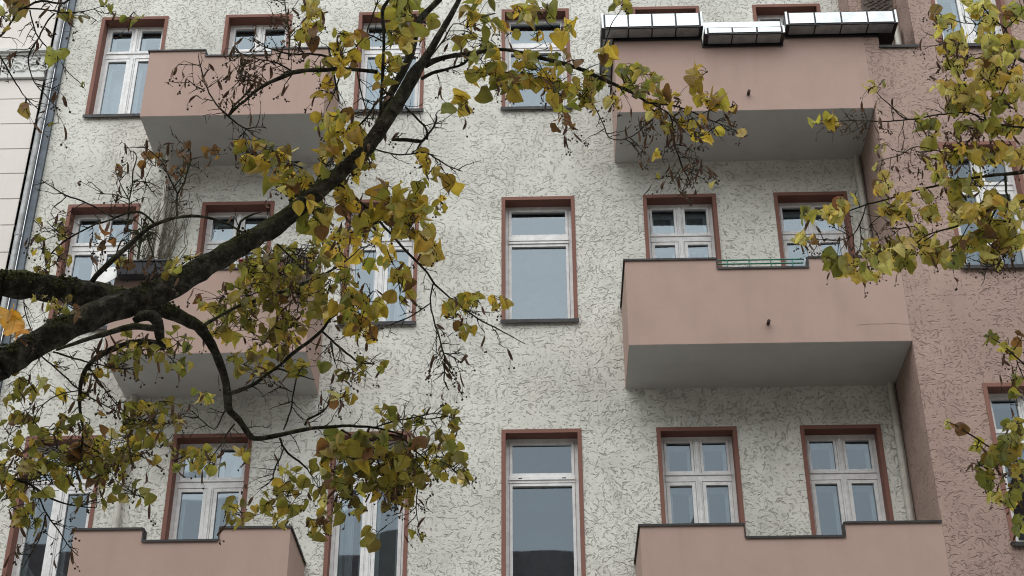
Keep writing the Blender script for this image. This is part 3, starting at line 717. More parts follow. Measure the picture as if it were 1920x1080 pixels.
class Tree:
    def __init__(s):
        s.nodes = []            # (px, py, depth, width) along everything woody
        s.twigs = MB(); s.bract = MB(); s.nuts = MB()
        s.lv, s.lf, s.luv, s.lt = [], [], [], []
        s.limbs = []
    def chain(s, pts, d0, d1, to=None, n=6, big=False):
        q = smooth_chain(pts, 9 if not big else 14); k = len(q)
        w3, rad = [], []
        for i, (x, y, wd) in enumerate(q):
            t = i/max(1, k-1); d = d0+(d1-d0)*t
            g = 0 if i in (0, k-1) else min(.9, wd*.05)
            if wd < 6 and 0 < i < k-1: g = .7
            p = P(x+random.uniform(-g, g), y+random.uniform(-g, g), d)
            w3.append(p); rad.append(max(.35, wd*.5)*d/F_PX*(1+(random.uniform(-.06, .06) if wd > 5 else 0)))
            s.nodes.append((x, y, d, wd))
        (to or s.twigs).tube(w3, rad, n, jit=.085 if big else 0)
        return w3
    def node_near(s, x, y, maxw=30):
        best, bd = None, 1e9
        for nd in s.nodes:
            if nd[3] > maxw: continue
            dd = math.hypot(nd[0]-x, nd[1]-y)+nd[3]*.6
            if dd < bd: bd, best = dd, nd
        return best
    def leaf(s, base, tip, nrm, L, tint, curl):
        "a heart-shaped linden leaf, folded along the midrib, its rim finely toothed"
        yv = (tip-base).normalized(); xv = yv.cross(nrm).normalized(); zv = xv.cross(yv)
        sq = random.choice((1, 1, .9, .75, .55, .4)); prof = ((0, .02), (.06, .30), (.17, .46), (.32, .525), (.48, .52), (.63, .45), (.77, .32), (.89, .15), (1.0, .008))
        us = (-1, -.55, 0, .55, 1); b = len(s.lv); asym = random.uniform(-.05, .05)
        fold, bend, tw, wav = curl*random.uniform(.2, 1.2), curl*random.uniform(-1.3, .6), random.uniform(-1, 1)*curl, random.uniform(0, 6)
        roll = random.choice((0, 0, .8, 1.3, 2.0))*curl
        for i, (v, wv) in enumerate(prof):
            for u in us:
                j = random.uniform(-.022, .022) if abs(u) == 1 else 0
                x = u*sq*(wv+j+asym*v*(1-v)); y = v-(.11*abs(u)**1.5*(1-v)**3)
                z = fold*abs(x)*.9 + bend*(y-.3)**2 + tw*x*y + .075*curl*math.sin(wav+y*11+u*2.5)*abs(u)
                if roll: z += roll*(max(0, abs(x)-.22))**1.3
                z += -.05*(abs(u) < .1)*(1-v) + random.uniform(-.016, .016)*curl
                p = base + xv*(x*L) + yv*(y*L) + zv*(z*L)
                s.lv.append(tuple(p)); s.luv.append((u*.5*wv/.5+.5, v)); s.lt.append(tint)
        for i in range(len(prof)-1):
            for k in range(4):
                q = b+i*5+k; s.lf.append((q, q+1, q+6, q+5))
    TONES = {
        'Y': [((.41, .295, .03), 4), ((.36, .255, .025), 4), ((.30, .26, .035), 4), ((.21, .205, .03), 2.5), ((.24, .15, .02), .8), ((.50, .42, .15), .7)],
        'G': [((.25, .24, .04), 3), ((.16, .17, .03), 3), ((.32, .25, .04), 3), ((.13, .14, .026), 1.5), ((.19, .13, .026), .6)],
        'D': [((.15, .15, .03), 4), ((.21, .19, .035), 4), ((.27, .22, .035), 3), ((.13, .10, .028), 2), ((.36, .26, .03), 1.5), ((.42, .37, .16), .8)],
        'L': [((.46, .40, .12), 3), ((.36, .33, .075), 4), ((.46, .33, .06), 3), ((.25, .24, .055), 2)],
        'B': [((.16, .075, .026), 3), ((.12, .06, .028), 3), ((.19, .12, .035), 2)],
        'O': [((.55, .27, .015), 2), ((.50, .30, .05), 1)]}
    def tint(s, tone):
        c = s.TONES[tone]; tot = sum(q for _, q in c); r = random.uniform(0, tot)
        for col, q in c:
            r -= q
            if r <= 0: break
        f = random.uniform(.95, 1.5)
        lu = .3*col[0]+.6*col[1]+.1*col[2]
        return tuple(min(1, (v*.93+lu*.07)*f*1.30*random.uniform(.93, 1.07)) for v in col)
    def petiole(s, a, b, r0=.0014, r1=.0009):
        mid = (a+b)*.5 + Vector((random.uniform(-1, 1), random.uniform(-1, 1), random.uniform(-.3, 1)))*((b-a).length*.13)
        s.twigs.tube([a, mid, b], [r0, (r0+r1)/2, r1], 4, caps=False)
    def place_leaf(s, x, y, d, size, tone, att, flat=False):
        "leaf centred near photo point (x, y), its stalk running to the twig point att"
        c = P(x, y, d); L = size*d/F_PX
        down = Vector((random.gauss(0, .6), random.gauss(0, .45), -1+random.gauss(0, .35))).normalized()
        away = (c-att); 
        if away.length > 1e-4: down = (down + away.normalized()*.5).normalized()
        tocam = (CAM-c).normalized()
        sg = 1 if random.random() < .75 else -1
        n = (tocam*sg*(1.4 if flat else .75) + Vector((random.gauss(0, .55), random.gauss(0, .55), random.gauss(.25, .5)))).normalized()
        n = (n-down*n.dot(down)*.8).normalized()
        if abs(n.dot(down)) > .95: n = down.orthogonal()
        base = c-down*L*.45
        s.petiole(att, base)
        s.leaf(base, c+down*L*.55, n, L, s.tint(tone), random.uniform(.35, .75) if flat else random.uniform(.5, 1.25)*(1.25 if tone == 'D' else 1))
    def cluster(s, cx, cy, rx, ry, n, size, tone, fruit=.16, dd=.22):
        nd = s.node_near(cx, cy)
        dist = math.hypot(nd[0]-cx, nd[1]-cy)
        d = nd[2]+random.uniform(-dd, dd)*min(1, dist/60+.3)
        ang = random.uniform(-.5, .5)
        # a twig from the nearest wood to the middle of the leaf tuft and on through it
        ex, ey = cx+(cx-nd[0])/(dist+1e-6)*rx*.6, cy+(cy-nd[1])/(dist+1e-6)*ry*.6
        mx, my = (nd[0]+cx)/2+random.uniform(-.13, .13)*dist, (nd[1]+cy)/2+random.uniform(-.13, .13)*dist
        wd = min(nd[3], 2.0+n*.06)
        pts = [(nd[0], nd[1], wd), (mx, my, wd*.85), (cx, cy, wd*.65), (ex, ey, 1.1)]
        if dist < 12: pts = [(nd[0], nd[1], wd), (cx, cy, wd*.7), (ex+random.uniform(-.3, .3)*rx, ey+ry*.3, 1.0)]
        w3 = s.chain(pts, nd[2], d)
        subs = list(w3[len(w3)//3:])
        for k in range(max(1, n//5)):
            a = random.choice(w3[len(w3)//3:]); x = cx+random.uniform(-.9, .9)*rx; y = cy+random.uniform(-.9, .9)*ry
            b = P(x, y, d+random.uniform(-.2, .2)); m_ = a.lerp(b, .5)+Vector((random.gauss(0, .012), random.gauss(0, .012), random.gauss(.01, .012)))
            s.twigs.tube([a, m_, b], [.0021, .0017, .0011], 5); subs += [m_, b, a.lerp(m_, .5), m_.lerp(b, .5)]
            s.nodes.append((x, y, d, 2))
        for k in range(n):
            r = math.sqrt(random.random()); th = random.uniform(0, 6.283)
            x, y = cx+rx*r*math.cos(th), cy+ry*r*math.sin(th); dl = d+random.uniform(-dd, dd)
            c = P(x, y, dl)
            att = min((random.choice(subs) for _ in range(6)), key=lambda q: (q-c).length)
            s.place_leaf(x, y, dl, size*random.uniform(.62, 1.15), tone if random.random() > .04 else 'B', att)
        for k in range(int(n*fruit+random.random())):
            s.fruit(cx+random.uniform(-1, 1)*rx, cy+random.uniform(-.8, 1.1)*ry, d+random.uniform(-.2, .2), random.choice(subs))
    def fruit(s, x, y, d, att=None):
        "a dry bract with its stalk of little nuts"
        if att is None:
            nd = s.node_near(x, y, 12); att = P(*nd[:3])
        a = P(x, y, d); k = d/F_PX
        if (a-att).length > .22: a = att+(a-att).normalized()*.22
        s.petiole(att, a, .0012, .0008)
        dn = Vector((random.gauss(0, .5), random.gauss(0, .5), -1)).normalized(); sd = dn.cross((CAM-a).normalized()+Vector((random.gauss(0, .5), random.gauss(0, .5), 0))).normalized()
        L, W = random.uniform(.035, .062), random.uniform(.0035, .0065); cv = sd.cross(dn)*random.uniform(-.018, .018)
        pr = [(0, .2), (.25, .9), (.55, 1), (.85, .8), (1, .15)]
        pp = [a+dn*(L*t)+cv*math.sin(t*3) for t, _ in pr]
        for i in range(4): s.bract.quad(pp[i]-sd*W*pr[i][1], pp[i]+sd*W*pr[i][1], pp[i+1]+sd*W*pr[i+1][1], pp[i+1]-sd*W*pr[i+1][1])
        m_ = pp[2]
        e = m_+dn*.03+sd*random.uniform(-.02, .02)
        s.twigs.tube([m_, e], [.0008, .0007], 4)
        for q in range(random.randint(1, 4)):
            f = e+Vector((random.gauss(0, .009), random.gauss(0, .009), -random.uniform(.004, .02)))
            s.twigs.tube([e, f], [.0006, .0006], 3); s.nuts.ball(f, random.uniform(.0032, .0046))
    def side_twigs(s, pts, d, count, lo=18, hi=50, fruitp=.17):
        "bare zig-zag side shoots with buds along a traced chain"
        q = smooth_chain(pts, 8)
        for _ in range(count):
            i = random.randrange(1, len(q)-1); x, y, _w = q[i]
            tx, ty = q[i+1][0]-q[i-1][0], q[i+1][1]-q[i-1][1]
            a = math.atan2(ty, tx)+random.choice((-1, 1))*random.uniform(.5, 1.25); l = random.uniform(lo, hi); k = random.randint(3, 5)
            ch = [(x, y, 2.0)]
            for j in range(k):
                a += random.uniform(-.35, .35); x += math.cos(a)*l/k; y += math.sin(a)*l/k
                ch.append((x, y, 1.9-1.0*(j+1)/k))
            d2 = d+random.uniform(-.15, .15)
            w3 = s.chain(ch, d, d2, n=4)
            for p in w3[1::2]:
                if random.random() < .5:
                    s.twigs.tube([p, p+Vector((random.gauss(0, .014), random.gauss(0, .014), random.gauss(0, .014)))], [.0016, .0007], 4)
            for _k in range(3):
                if random.random() < fruitp: s.fruit(x+random.uniform(-14, 14), y+random.uniform(-6, 16), d2, random.choice(w3))
    def finish(s, root):
        def add(o): o.parent = root; o.matrix_parent_inverse = Matrix.Translation(-Vector(root.location)); return o
        for nm, mb in s.limbs: add(mb.build(nm, M['moss' if nm == 'moss' else 'bark'], None, smooth=True))
        add(s.twigs.build("twigs", M['bark'], None, smooth=True))
        add(s.bract.build("seed_bracts", M['bract'])); add(s.nuts.build("seeds", M['nut'], None, smooth=True))
        me = bpy.data.meshes.new("leaves"); me.from_pydata(s.lv, [], s.lf); me.materials.append(M['leaf']); me.shade_smooth()
        uvl = me.uv_layers.new(name="UVMap"); li = np.empty(len(me.loops), np.int32); me.loops.foreach_get("vertex_index", li)
        uvl.data.foreach_set("uv", np.array(s.luv, np.float32)[li].ravel())
        ca = me.color_attributes.new("tint", 'FLOAT_COLOR', 'POINT')
        c4 = np.ones((len(s.lv), 4), np.float32); c4[:, :3] = np.array(s.lt, np.float32); ca.data.foreach_set("color", c4.ravel())
        o = bpy.data.objects.new("leaves", me); COL.objects.link(o); add(o)

def KS(n, sz, tone):
    kn, kz = {'D': (1.22, .62), 'G': (1.5, .69), 'Y': (1.6, .73), 'L': (2.2, .71)}.get(tone, (1, 1))
    n = float(n); return (int(n*kn+.5) if n > 2 else int(n)), float(sz)*kz
# ---- the tree on the left
A = Tree()
def limb(tree, name, pts, d0, d1, n=14, extra=None):
    mb = MB()
    tree.chain(pts, d0, d1, mb, n, True)
    tree.limbs.append((name, mb)); return mb
TRUNK = Vector((-3.35, 4.5, 0))
def to_px(v):
    q = v-CAM; z = q.dot(FW); return (960+F_PX*q.dot(RT)/z, 540-F_PX*q.dot(UP)/z, z)
tk = MB(); tr_pts = [(0, 0, .12, .27), (0, .02, .35, .20), (.03, .0, 1.2, .165), (.05, -.02, 2.2, .15), (.09, .0, 3.0, .145), (.12, .03, 3.5, .13), (.10, .05, 4.4, .11), (.05, .1, 5.5, .09), (.0, .1, 7.0, .06), (.1, .2, 8.4, .03)]
tk.tube([TRUNK+Vector(p[:3]) for p in tr_pts], [p[3] for p in tr_pts], 18, jit=.04)
A.limbs.append(("trunk", tk))
j1 = to_px(TRUNK+Vector((.10, .01, 3.1))); j2 = to_px(TRUNK+Vector((.12, .04, 3.75)))
D1, D2 = 5.0, 5.2
B1 = [(0,688,54),(60,650,56),(120,617,55),(180,590,54),(240,570,52),(300,548,50),(350,520,47),(400,490,45),(450,461,42),(500,432,40),(545,400,37),(590,365,34),(640,322,31),(690,275,30),(725,222,29),(757,175,28),(780,132,24),(800,105,17),(820,72,13),(845,30,11),(865,-10,10),(890,-70,8),(910,-150,5)]
B2 = [(0,530,50),(60,536,52),(120,545,53),(180,554,50),(240,565,44),(290,575,36),(330,590,28),(360,605,24),(378,618,22),(395,645,18),(412,680,16),(424,720,15),(427,755,15),(432,772,13),(448,787,12),(462,808,11),(475,822,10),(500,820,9),(540,812,8),(585,803,7),(625,800,6),(670,799,5),(710,803,4),(755,815,3)]
limb(A, "limb", [(x, y, w_*.94) for x, y, w_ in B1], D1, 5.9)
limb(A, "limb", B2, D2, 6.2)
moss = MB()
for ch, d0, d1, hi in ((B1[:13], D1, 5.55, 260), (B2[:7], D2, 5.4, 120)):
    q = smooth_chain(ch, 5)
    for _ in range(hi):
        i = random.randrange(len(q)-1); x, y, wd = q[i]; d = d0+(d1-d0)*i/len(q)
        if math.sin(x*.021+1)+math.sin(x*.057) < -.2: continue
        tx, ty = q[i+1][0]-x, q[i+1][1]-y; l = math.hypot(tx, ty)+1e-6
        a = random.uniform(.2, 1.35); r = wd*.5*d/F_PX
        c = P(x, y, d) + (RT*(ty/l)+UP*(tx/l))*(r*math.sin(a)*.98) - FW*(r*math.cos(a)*.98)
        for _k in range(4): moss.ball(c+Vector((random.gauss(0, .006), random.gauss(0, .006), random.gauss(.001, .004))), random.uniform(.0025, .006), 5, 3)
A.limbs.append(("moss", moss))
# roots of both limbs, outside the picture, back to the trunk
def root_limb(tree, a, b, ra, rb):
    mb = MB(); a, b = Vector(a), Vector(b)
    ps = [a.lerp(b, t)+Vector((0, 0, .12*math.sin(t*3.14))) for t in (0, .2, .4, .6, .8, 1)]
    mb.tube(ps, [ra+(rb-ra)*t for t in (0, .2, .4, .6, .8, 1)], 14, jit=.04); tree.limbs.append(("limb_base", mb))
root_limb(A, TRUNK+Vector((.08, 0, 3.0)), P(3, 686, D1), .10, 27*D1/F_PX)
root_limb(A, TRUNK+Vector((.10, .03, 3.6)), P(3, 530, D2), .10, 25*D2/F_PX)
limb(A, "stub", [(252,602,13),(266,593,19),(284,592,23),(296,604,21),(300,630,17),(305,655,14)], 5.05, 5.12)
B8 = [(703,246,13),(717,212,14),(732,175,15),(752,140,16),(766,110,16),(775,75,17),(782,48,15),(795,28,13),(815,8,11),(832,-15,10),(850,-80,7)]
limb(A, "branch", B8, 5.85, 6.15, 10)
B9 = [(797,122,14),(815,114,11),(840,106,9),(870,102,9),(900,98,8),(935,92,7),(975,98,6),(1010,108,8),(1040,115,8),(1065,122,8),(1095,132,8),(1120,144,8),(1145,155,7),(1170,166,6),(1195,180,5),(1212,192,5)]
limb(A, "branch", B9, 5.75, 6.0, 10)
B6 = [(708,135,8),(670,131,7),(640,129,8),(610,131,8),(575,132,8),(550,136,9),(520,148,8),(495,160,7),(478,172,6),(460,188,5),(440,205,5),(428,217,5)]
limb(A, "branch", B6, 5.72, 5.6, 8)
B4 = [(172,528,10),(195,502,10),(225,475,10),(255,448,9),(275,430,8),(300,417,7),(330,408,6),(360,405,6),(400,410,5),(430,422,4),(455,436,4),(475,450,3)]
limb(A, "branch", B4, 5.2, 5.35, 8)
B7 = [(712,226,6),(714,200,6),(716,165,6),(718,120,6),(720,85,6),(719,50,7),(717,20,7),(725,5,6),(733,-10,5),(745,-60,4)]
limb(A, "branch", B7, 5.7, 5.75, 8)
B3b = [(302,644,12),(270,640,12),(240,645,12),(210,655,11),(185,668,10),(170,680,9),(160,695,9),(152,715,8),(150,740,7),(150,770,6),(155,800,5),(154,830,4),(150,850,3)]
limb(A, "branch", B3b, 5.12, 5.5, 8)
limb(A, "branch", [(292,616,13),(250,612,12),(210,622,11),(170,634,9),(140,644,7),(105,656,5)], 4.98, 4.93, 8)
B13 = [(572,318,5),(578,338,8),(600,345,9),(620,343,8),(645,352,7),(670,375,5),(700,400,5),(720,425,5),(735,440,5),(752,460,5),(775,485,5),(800,510,4),(815,532,4),(845,560,3),(875,582,3),(895,597,3),(930,615,2.5),(957,630,2),(985,645,1.5)]
limb(A, "branch", B13, 5.7, 5.45, 8)
TW = [  # thin wood: chain, depth at both ends, bare side shoots
 ([(610,358,6),(600,345,7)],5.68,5.68,0),
 ([(290,420,5),(272,402,4),(255,397,5),(235,400,4),(200,415,4),(180,420,4),(150,435,3),(127,448,4),(105,465,3),(92,480,3)],5.28,5.5,6),
 ([(332,408,4),(332,365,4),(345,345,3),(352,318,4),(357,300,3),(355,275,2)],5.3,5.45,6),
 ([(332,362,3),(318,335,3),(308,310,2),(290,290,2),(270,272,1.5)],5.4,5.5,4),
 ([(240,430,3),(241,400,3),(243,375,3),(248,350,3),(250,320,3),(257,295,2),(250,283,1.5)],5.3,5.5,5),
 ([(242,375,2.5),(228,350,2),(217,322,1.5)],5.4,5.5,3),
 ([(243,374,2),(220,366,2),(180,362,1.5)],5.4,5.5,2),
 ([(248,340,2),(280,342,2),(300,352,1.5)],5.4,5.5,2),
 ([(213,408,3),(162,380,3),(125,367,3),(95,349,2),(77,336,1.5)],5.4,5.5,4),
 ([(127,448,3),(105,432,2),(88,415,1.5)],5.5,5.55,3),
 ([(440,468,6),(444,450,5),(446,432,6),(452,415,5),(470,403,4),(490,398,2)],5.35,5.4,1),
 ([(240,430,2),(241,470,2),(240,500,1.5),(232,530,1.2)],5.3,5.3,2),
 ([(275,440,3),(285,470,3),(292,500,2),(297,530,1.5)],5.2,5.25,4),
 ([(427,217,4),(405,195,3),(388,165,3),(382,145,3),(373,115,2),(373,100,1.5)],5.6,5.7,7),
 ([(384,170,2),(365,160,2),(350,148,1.5)],5.65,5.7,2),
 ([(428,217,4),(437,200,4),(452,185,4),(468,170,4)],5.6,5.6,2),
 ([(427,217,4),(445,232,3),(462,242,3),(480,238,2),(500,240,1.5)],5.6,5.7,5),
 ([(462,240,2),(455,260,2),(470,285,1.5)],5.65,5.7,4),
 ([(640,128,6),(625,115,6),(610,105,5),(580,101,4),(550,102,4),(520,95,3),(490,85,2),(470,70,1.5)],5.66,5.75,9),
 ([(541,112,3),(543,70,3),(537,30,2.5),(534,-5,2)],5.7,5.9,7),
 ([(550,136,4),(520,118,3),(480,110,2.5),(440,96,2)],5.7,5.8,8),
 ([(495,160,4),(470,150,3),(440,152,2)],5.65,5.7,6),
 ([(718,78,3),(700,68,3),(688,62,3),(695,40,3),(705,10,3),(712,-12,2)],5.72,5.8,3),
 ([(690,62,2),(670,85,2),(650,98,2),(620,104,1.5)],5.75,5.75,3),
 ([(716,165,5),(725,175,5),(738,178,5)],5.71,5.75,0),
 ([(728,180,5),(708,190,4),(692,215,4),(680,228,4),(668,240,2)],5.7,5.65,4),
 ([(640,131,4),(632,160,2.5),(622,185,2),(612,205,1.5)],5.7,5.75,3),
 ([(670,133,3),(675,165,3),(685,200,2),(690,230,1.5)],5.7,5.6,4),
 ([(790,148,7),(810,137,7),(845,128,5),(870,118,5),(880,106,4)],5.75,5.82,2),
 ([(800,115,4),(820,90,3),(838,65,3),(850,45,2),(880,50,1.5)],5.75,5.8,4),
 ([(843,58,2),(870,58,2),(895,66,1.5),(912,66,1.2)],5.8,5.9,2),
 ([(1212,192,5),(1235,195,4),(1255,197,4),(1285,205,3),(1320,220,3),(1350,232,2),(1380,245,1.5)],6.0,6.1,9),
 ([(1225,195,3),(1255,215,3),(1262,240,3),(1265,270,3),(1272,292,3),(1279,315,3),(1290,330,2.5),(1295,350,1.5)],6.0,6.1,9),
 ([(1276,315,2),(1266,332,1.8),(1252,345,1.2)],6.1,6.1,3),
 ([(1279,317,2),(1305,328,2),(1328,342,1.2)],6.1,6.1,3),
 ([(1112,196,2),(1130,230,2),(1142,258,2),(1165,262,2),(1195,250,2),(1215,225,2)],6.0,6.0,6),
 ([(735,262,6),(762,262,8),(790,265,7),(797,258,5),(812,240,4),(818,225,4),(817,215,2.5)],5.8,5.75,4),
 ([(760,200,4),(780,220,4),(800,243,4),(800,262,4)],5.75,5.75,2),
 ([(700,280,3),(750,290,3),(797,286,3),(815,295,3),(842,312,2.5),(865,321,2)],5.75,5.7,7),
 ([(645,285,4),(647,320,4),(647,350,3)],5.7,5.68,1),
 ([(812,532,3),(807,570,3),(817,612,3),(827,645,3),(835,680,3),(832,712,2.5),(842,732,1.8)],5.5,5.5,11),
 ([(808,568,2.5),(775,590,2.5),(745,604,2.5),(720,612,1.5)],5.5,5.5,2),
 ([(833,662,2.5),(852,670,2),(865,682,1.5)],5.5,5.5,3),
 ([(378,612,7),(420,588,6),(457,570,6),(520,550,7),(565,532,6),(605,517,5),(625,504,4),(651,487,3),(670,470,2)],5.6,6.4,6),
 ([(520,458,3),(545,482,3),(570,505,3),(605,517,3)],5.7,6.2,4),
 ([(428,738,8),(455,730,8),(480,718,7),(500,702,6),(520,692,4),(557,703,3),(590,712,2)],5.6,5.8,3),
 ([(505,700,5),(530,680,6),(550,662,7),(580,640,7),(603,620,6),(620,597,5),(650,575,4),(685,560,3),(700,545,2)],5.75,5.8,4),
 ([(605,622,4),(630,645,4),(650,662,4),(675,680,3),(700,683,2)],5.8,6.0,4),
 ([(620,640,3),(625,665,2.5),(632,692,1.5)],5.8,5.9,3),
 ([(557,705,3),(550,735,3),(545,770,3),(532,805,3)],5.8,6.0,3),
 ([(548,735,2),(528,725,2),(512,718,1.5)],5.8,5.8,2),
 ([(572,797,5),(577,787,5),(605,772,4),(616,757,3),(620,735,2)],6.05,6.1,5),
 ([(525,822,5),(530,835,4),(540,850,4),(560,865,4),(577,880,3)],6.0,6.1,1),
 ([(533,838,3.5),(525,860,3),(515,880,3),(512,905,3),(520,935,2.5),(527,955,1.8)],6.0,6.0,4),
 ([(640,806,4),(665,820,4),(690,828,4),(720,816,4),(752,820,4),(780,847,3.5),(800,862,3)],6.1,6.2,6),
 ([(680,826,3),(700,850,3),(715,880,2.5),(720,900,2)],6.1,6.2,4),
 ([(752,820,3),(760,800,3),(775,778,2.5),(800,786,2.5),(840,780,2)],6.2,6.2,6),
 ([(700,802,3),(740,790,3),(780,782,3),(820,775,2),(850,785,1.5)],6.1,6.2,6),
 ([(780,850,3),(785,900,2.5),(780,950,2),(785,980,1.5)],6.2,6.2,5),
 ([(154,835,4),(140,842,3),(120,850,2.5),(90,862,2)],5.5,5.6,4),
 ([(156,832,4),(180,845,3),(200,860,2.5),(235,880,2)],5.5,5.6,4),
 ([(-20,878,6),(15,893,5),(55,908,5),(70,918,5),(100,937,4),(140,948,3),(180,952,2)],5.3,5.5,7),
 ([(70,920,3),(80,950,3),(95,975,3),(110,995,2.5),(130,1025,2),(147,1042,1.5)],5.4,5.5,5),
 ([(86,965,3),(76,1005,2.5),(57,1040,2),(42,1067,1.2)],5.4,5.5,3),
 ([(55,650,3.5),(75,665,3),(112,697,3),(150,732,3),(187,755,2.5),(230,777,2)],4.95,5.4,6),
 ([(100,660,4),(140,672,4),(170,680,3),(220,691,2.5),(262,692,2)],4.95,5.2,4),
 ([(168,690,2.5),(190,720,2.5),(215,755,2),(245,785,1.5)],5.1,5.4,4),
 ([(150,732,2.5),(105,742,2.5),(75,765,2),(60,795,1.5)],5.3,5.4,6),
 ([(45,560,2.5),(48,590,2.5),(65,630,2.5),(95,668,2)],4.9,4.9,1),
 ([(440,795,3),(425,815,3),(410,840,2),(395,860,1.5)],5.9,5.9,4),
 ([(427,760,4),(412,790,3),(402,805,2),(380,790,2),(360,770,1.5)],5.8,5.8,5),
 ([(-30,70,4),(0,68,4),(25,36,4),(32,21,4),(55,10,4),(77,2,5),(120,6,4),(140,-20,3)],5.0,5.0,3),
 ([(25,16,3.5),(60,16,3.5),(92,19,3),(122,24,3),(165,20,2),(190,12,1.5)],5.0,5.05,4),
 ([(102,26,3),(90,37,3),(77,62,3),(71,74,3),(56,99,3),(54,120,2.5),(65,155,2),(92,185,2),(115,210,1.2)],5.0,5.1,5),
 ([(56,19,3),(60,41,3),(72,70,3),(86,86,2.5)],5.0,5.05,3),
 ([(-5,98,3),(15,130,3),(35,165,2.5),(50,185,2),(72,205,1.5)],5.0,5.0,4),
 ([(55,97,2),(40,97,2),(12,106,1.5)],5.0,5.0,1),
 ([(115,117,2),(130,138,1.5),(150,155,1.5)],5.05,5.05,1),
]
for pts, d0, d1, k in TW:
    A.chain(pts, d0, d1, n=6)
    if k: A.side_twigs(pts, (d0+d1)/2, int(k*1.5))
for pts, d, k in ((B1[6:16], 5.5, 12), (B4, 5.25, 6), (B6, 5.65, 14), (B13[8:], 5.5, 10), (B9[4:], 5.9, 12), (B2[13:], 5.9, 8), (B3b[3:], 5.3, 14), (B7[:7], 5.7, 6)):
    A.side_twigs(pts, d, k)
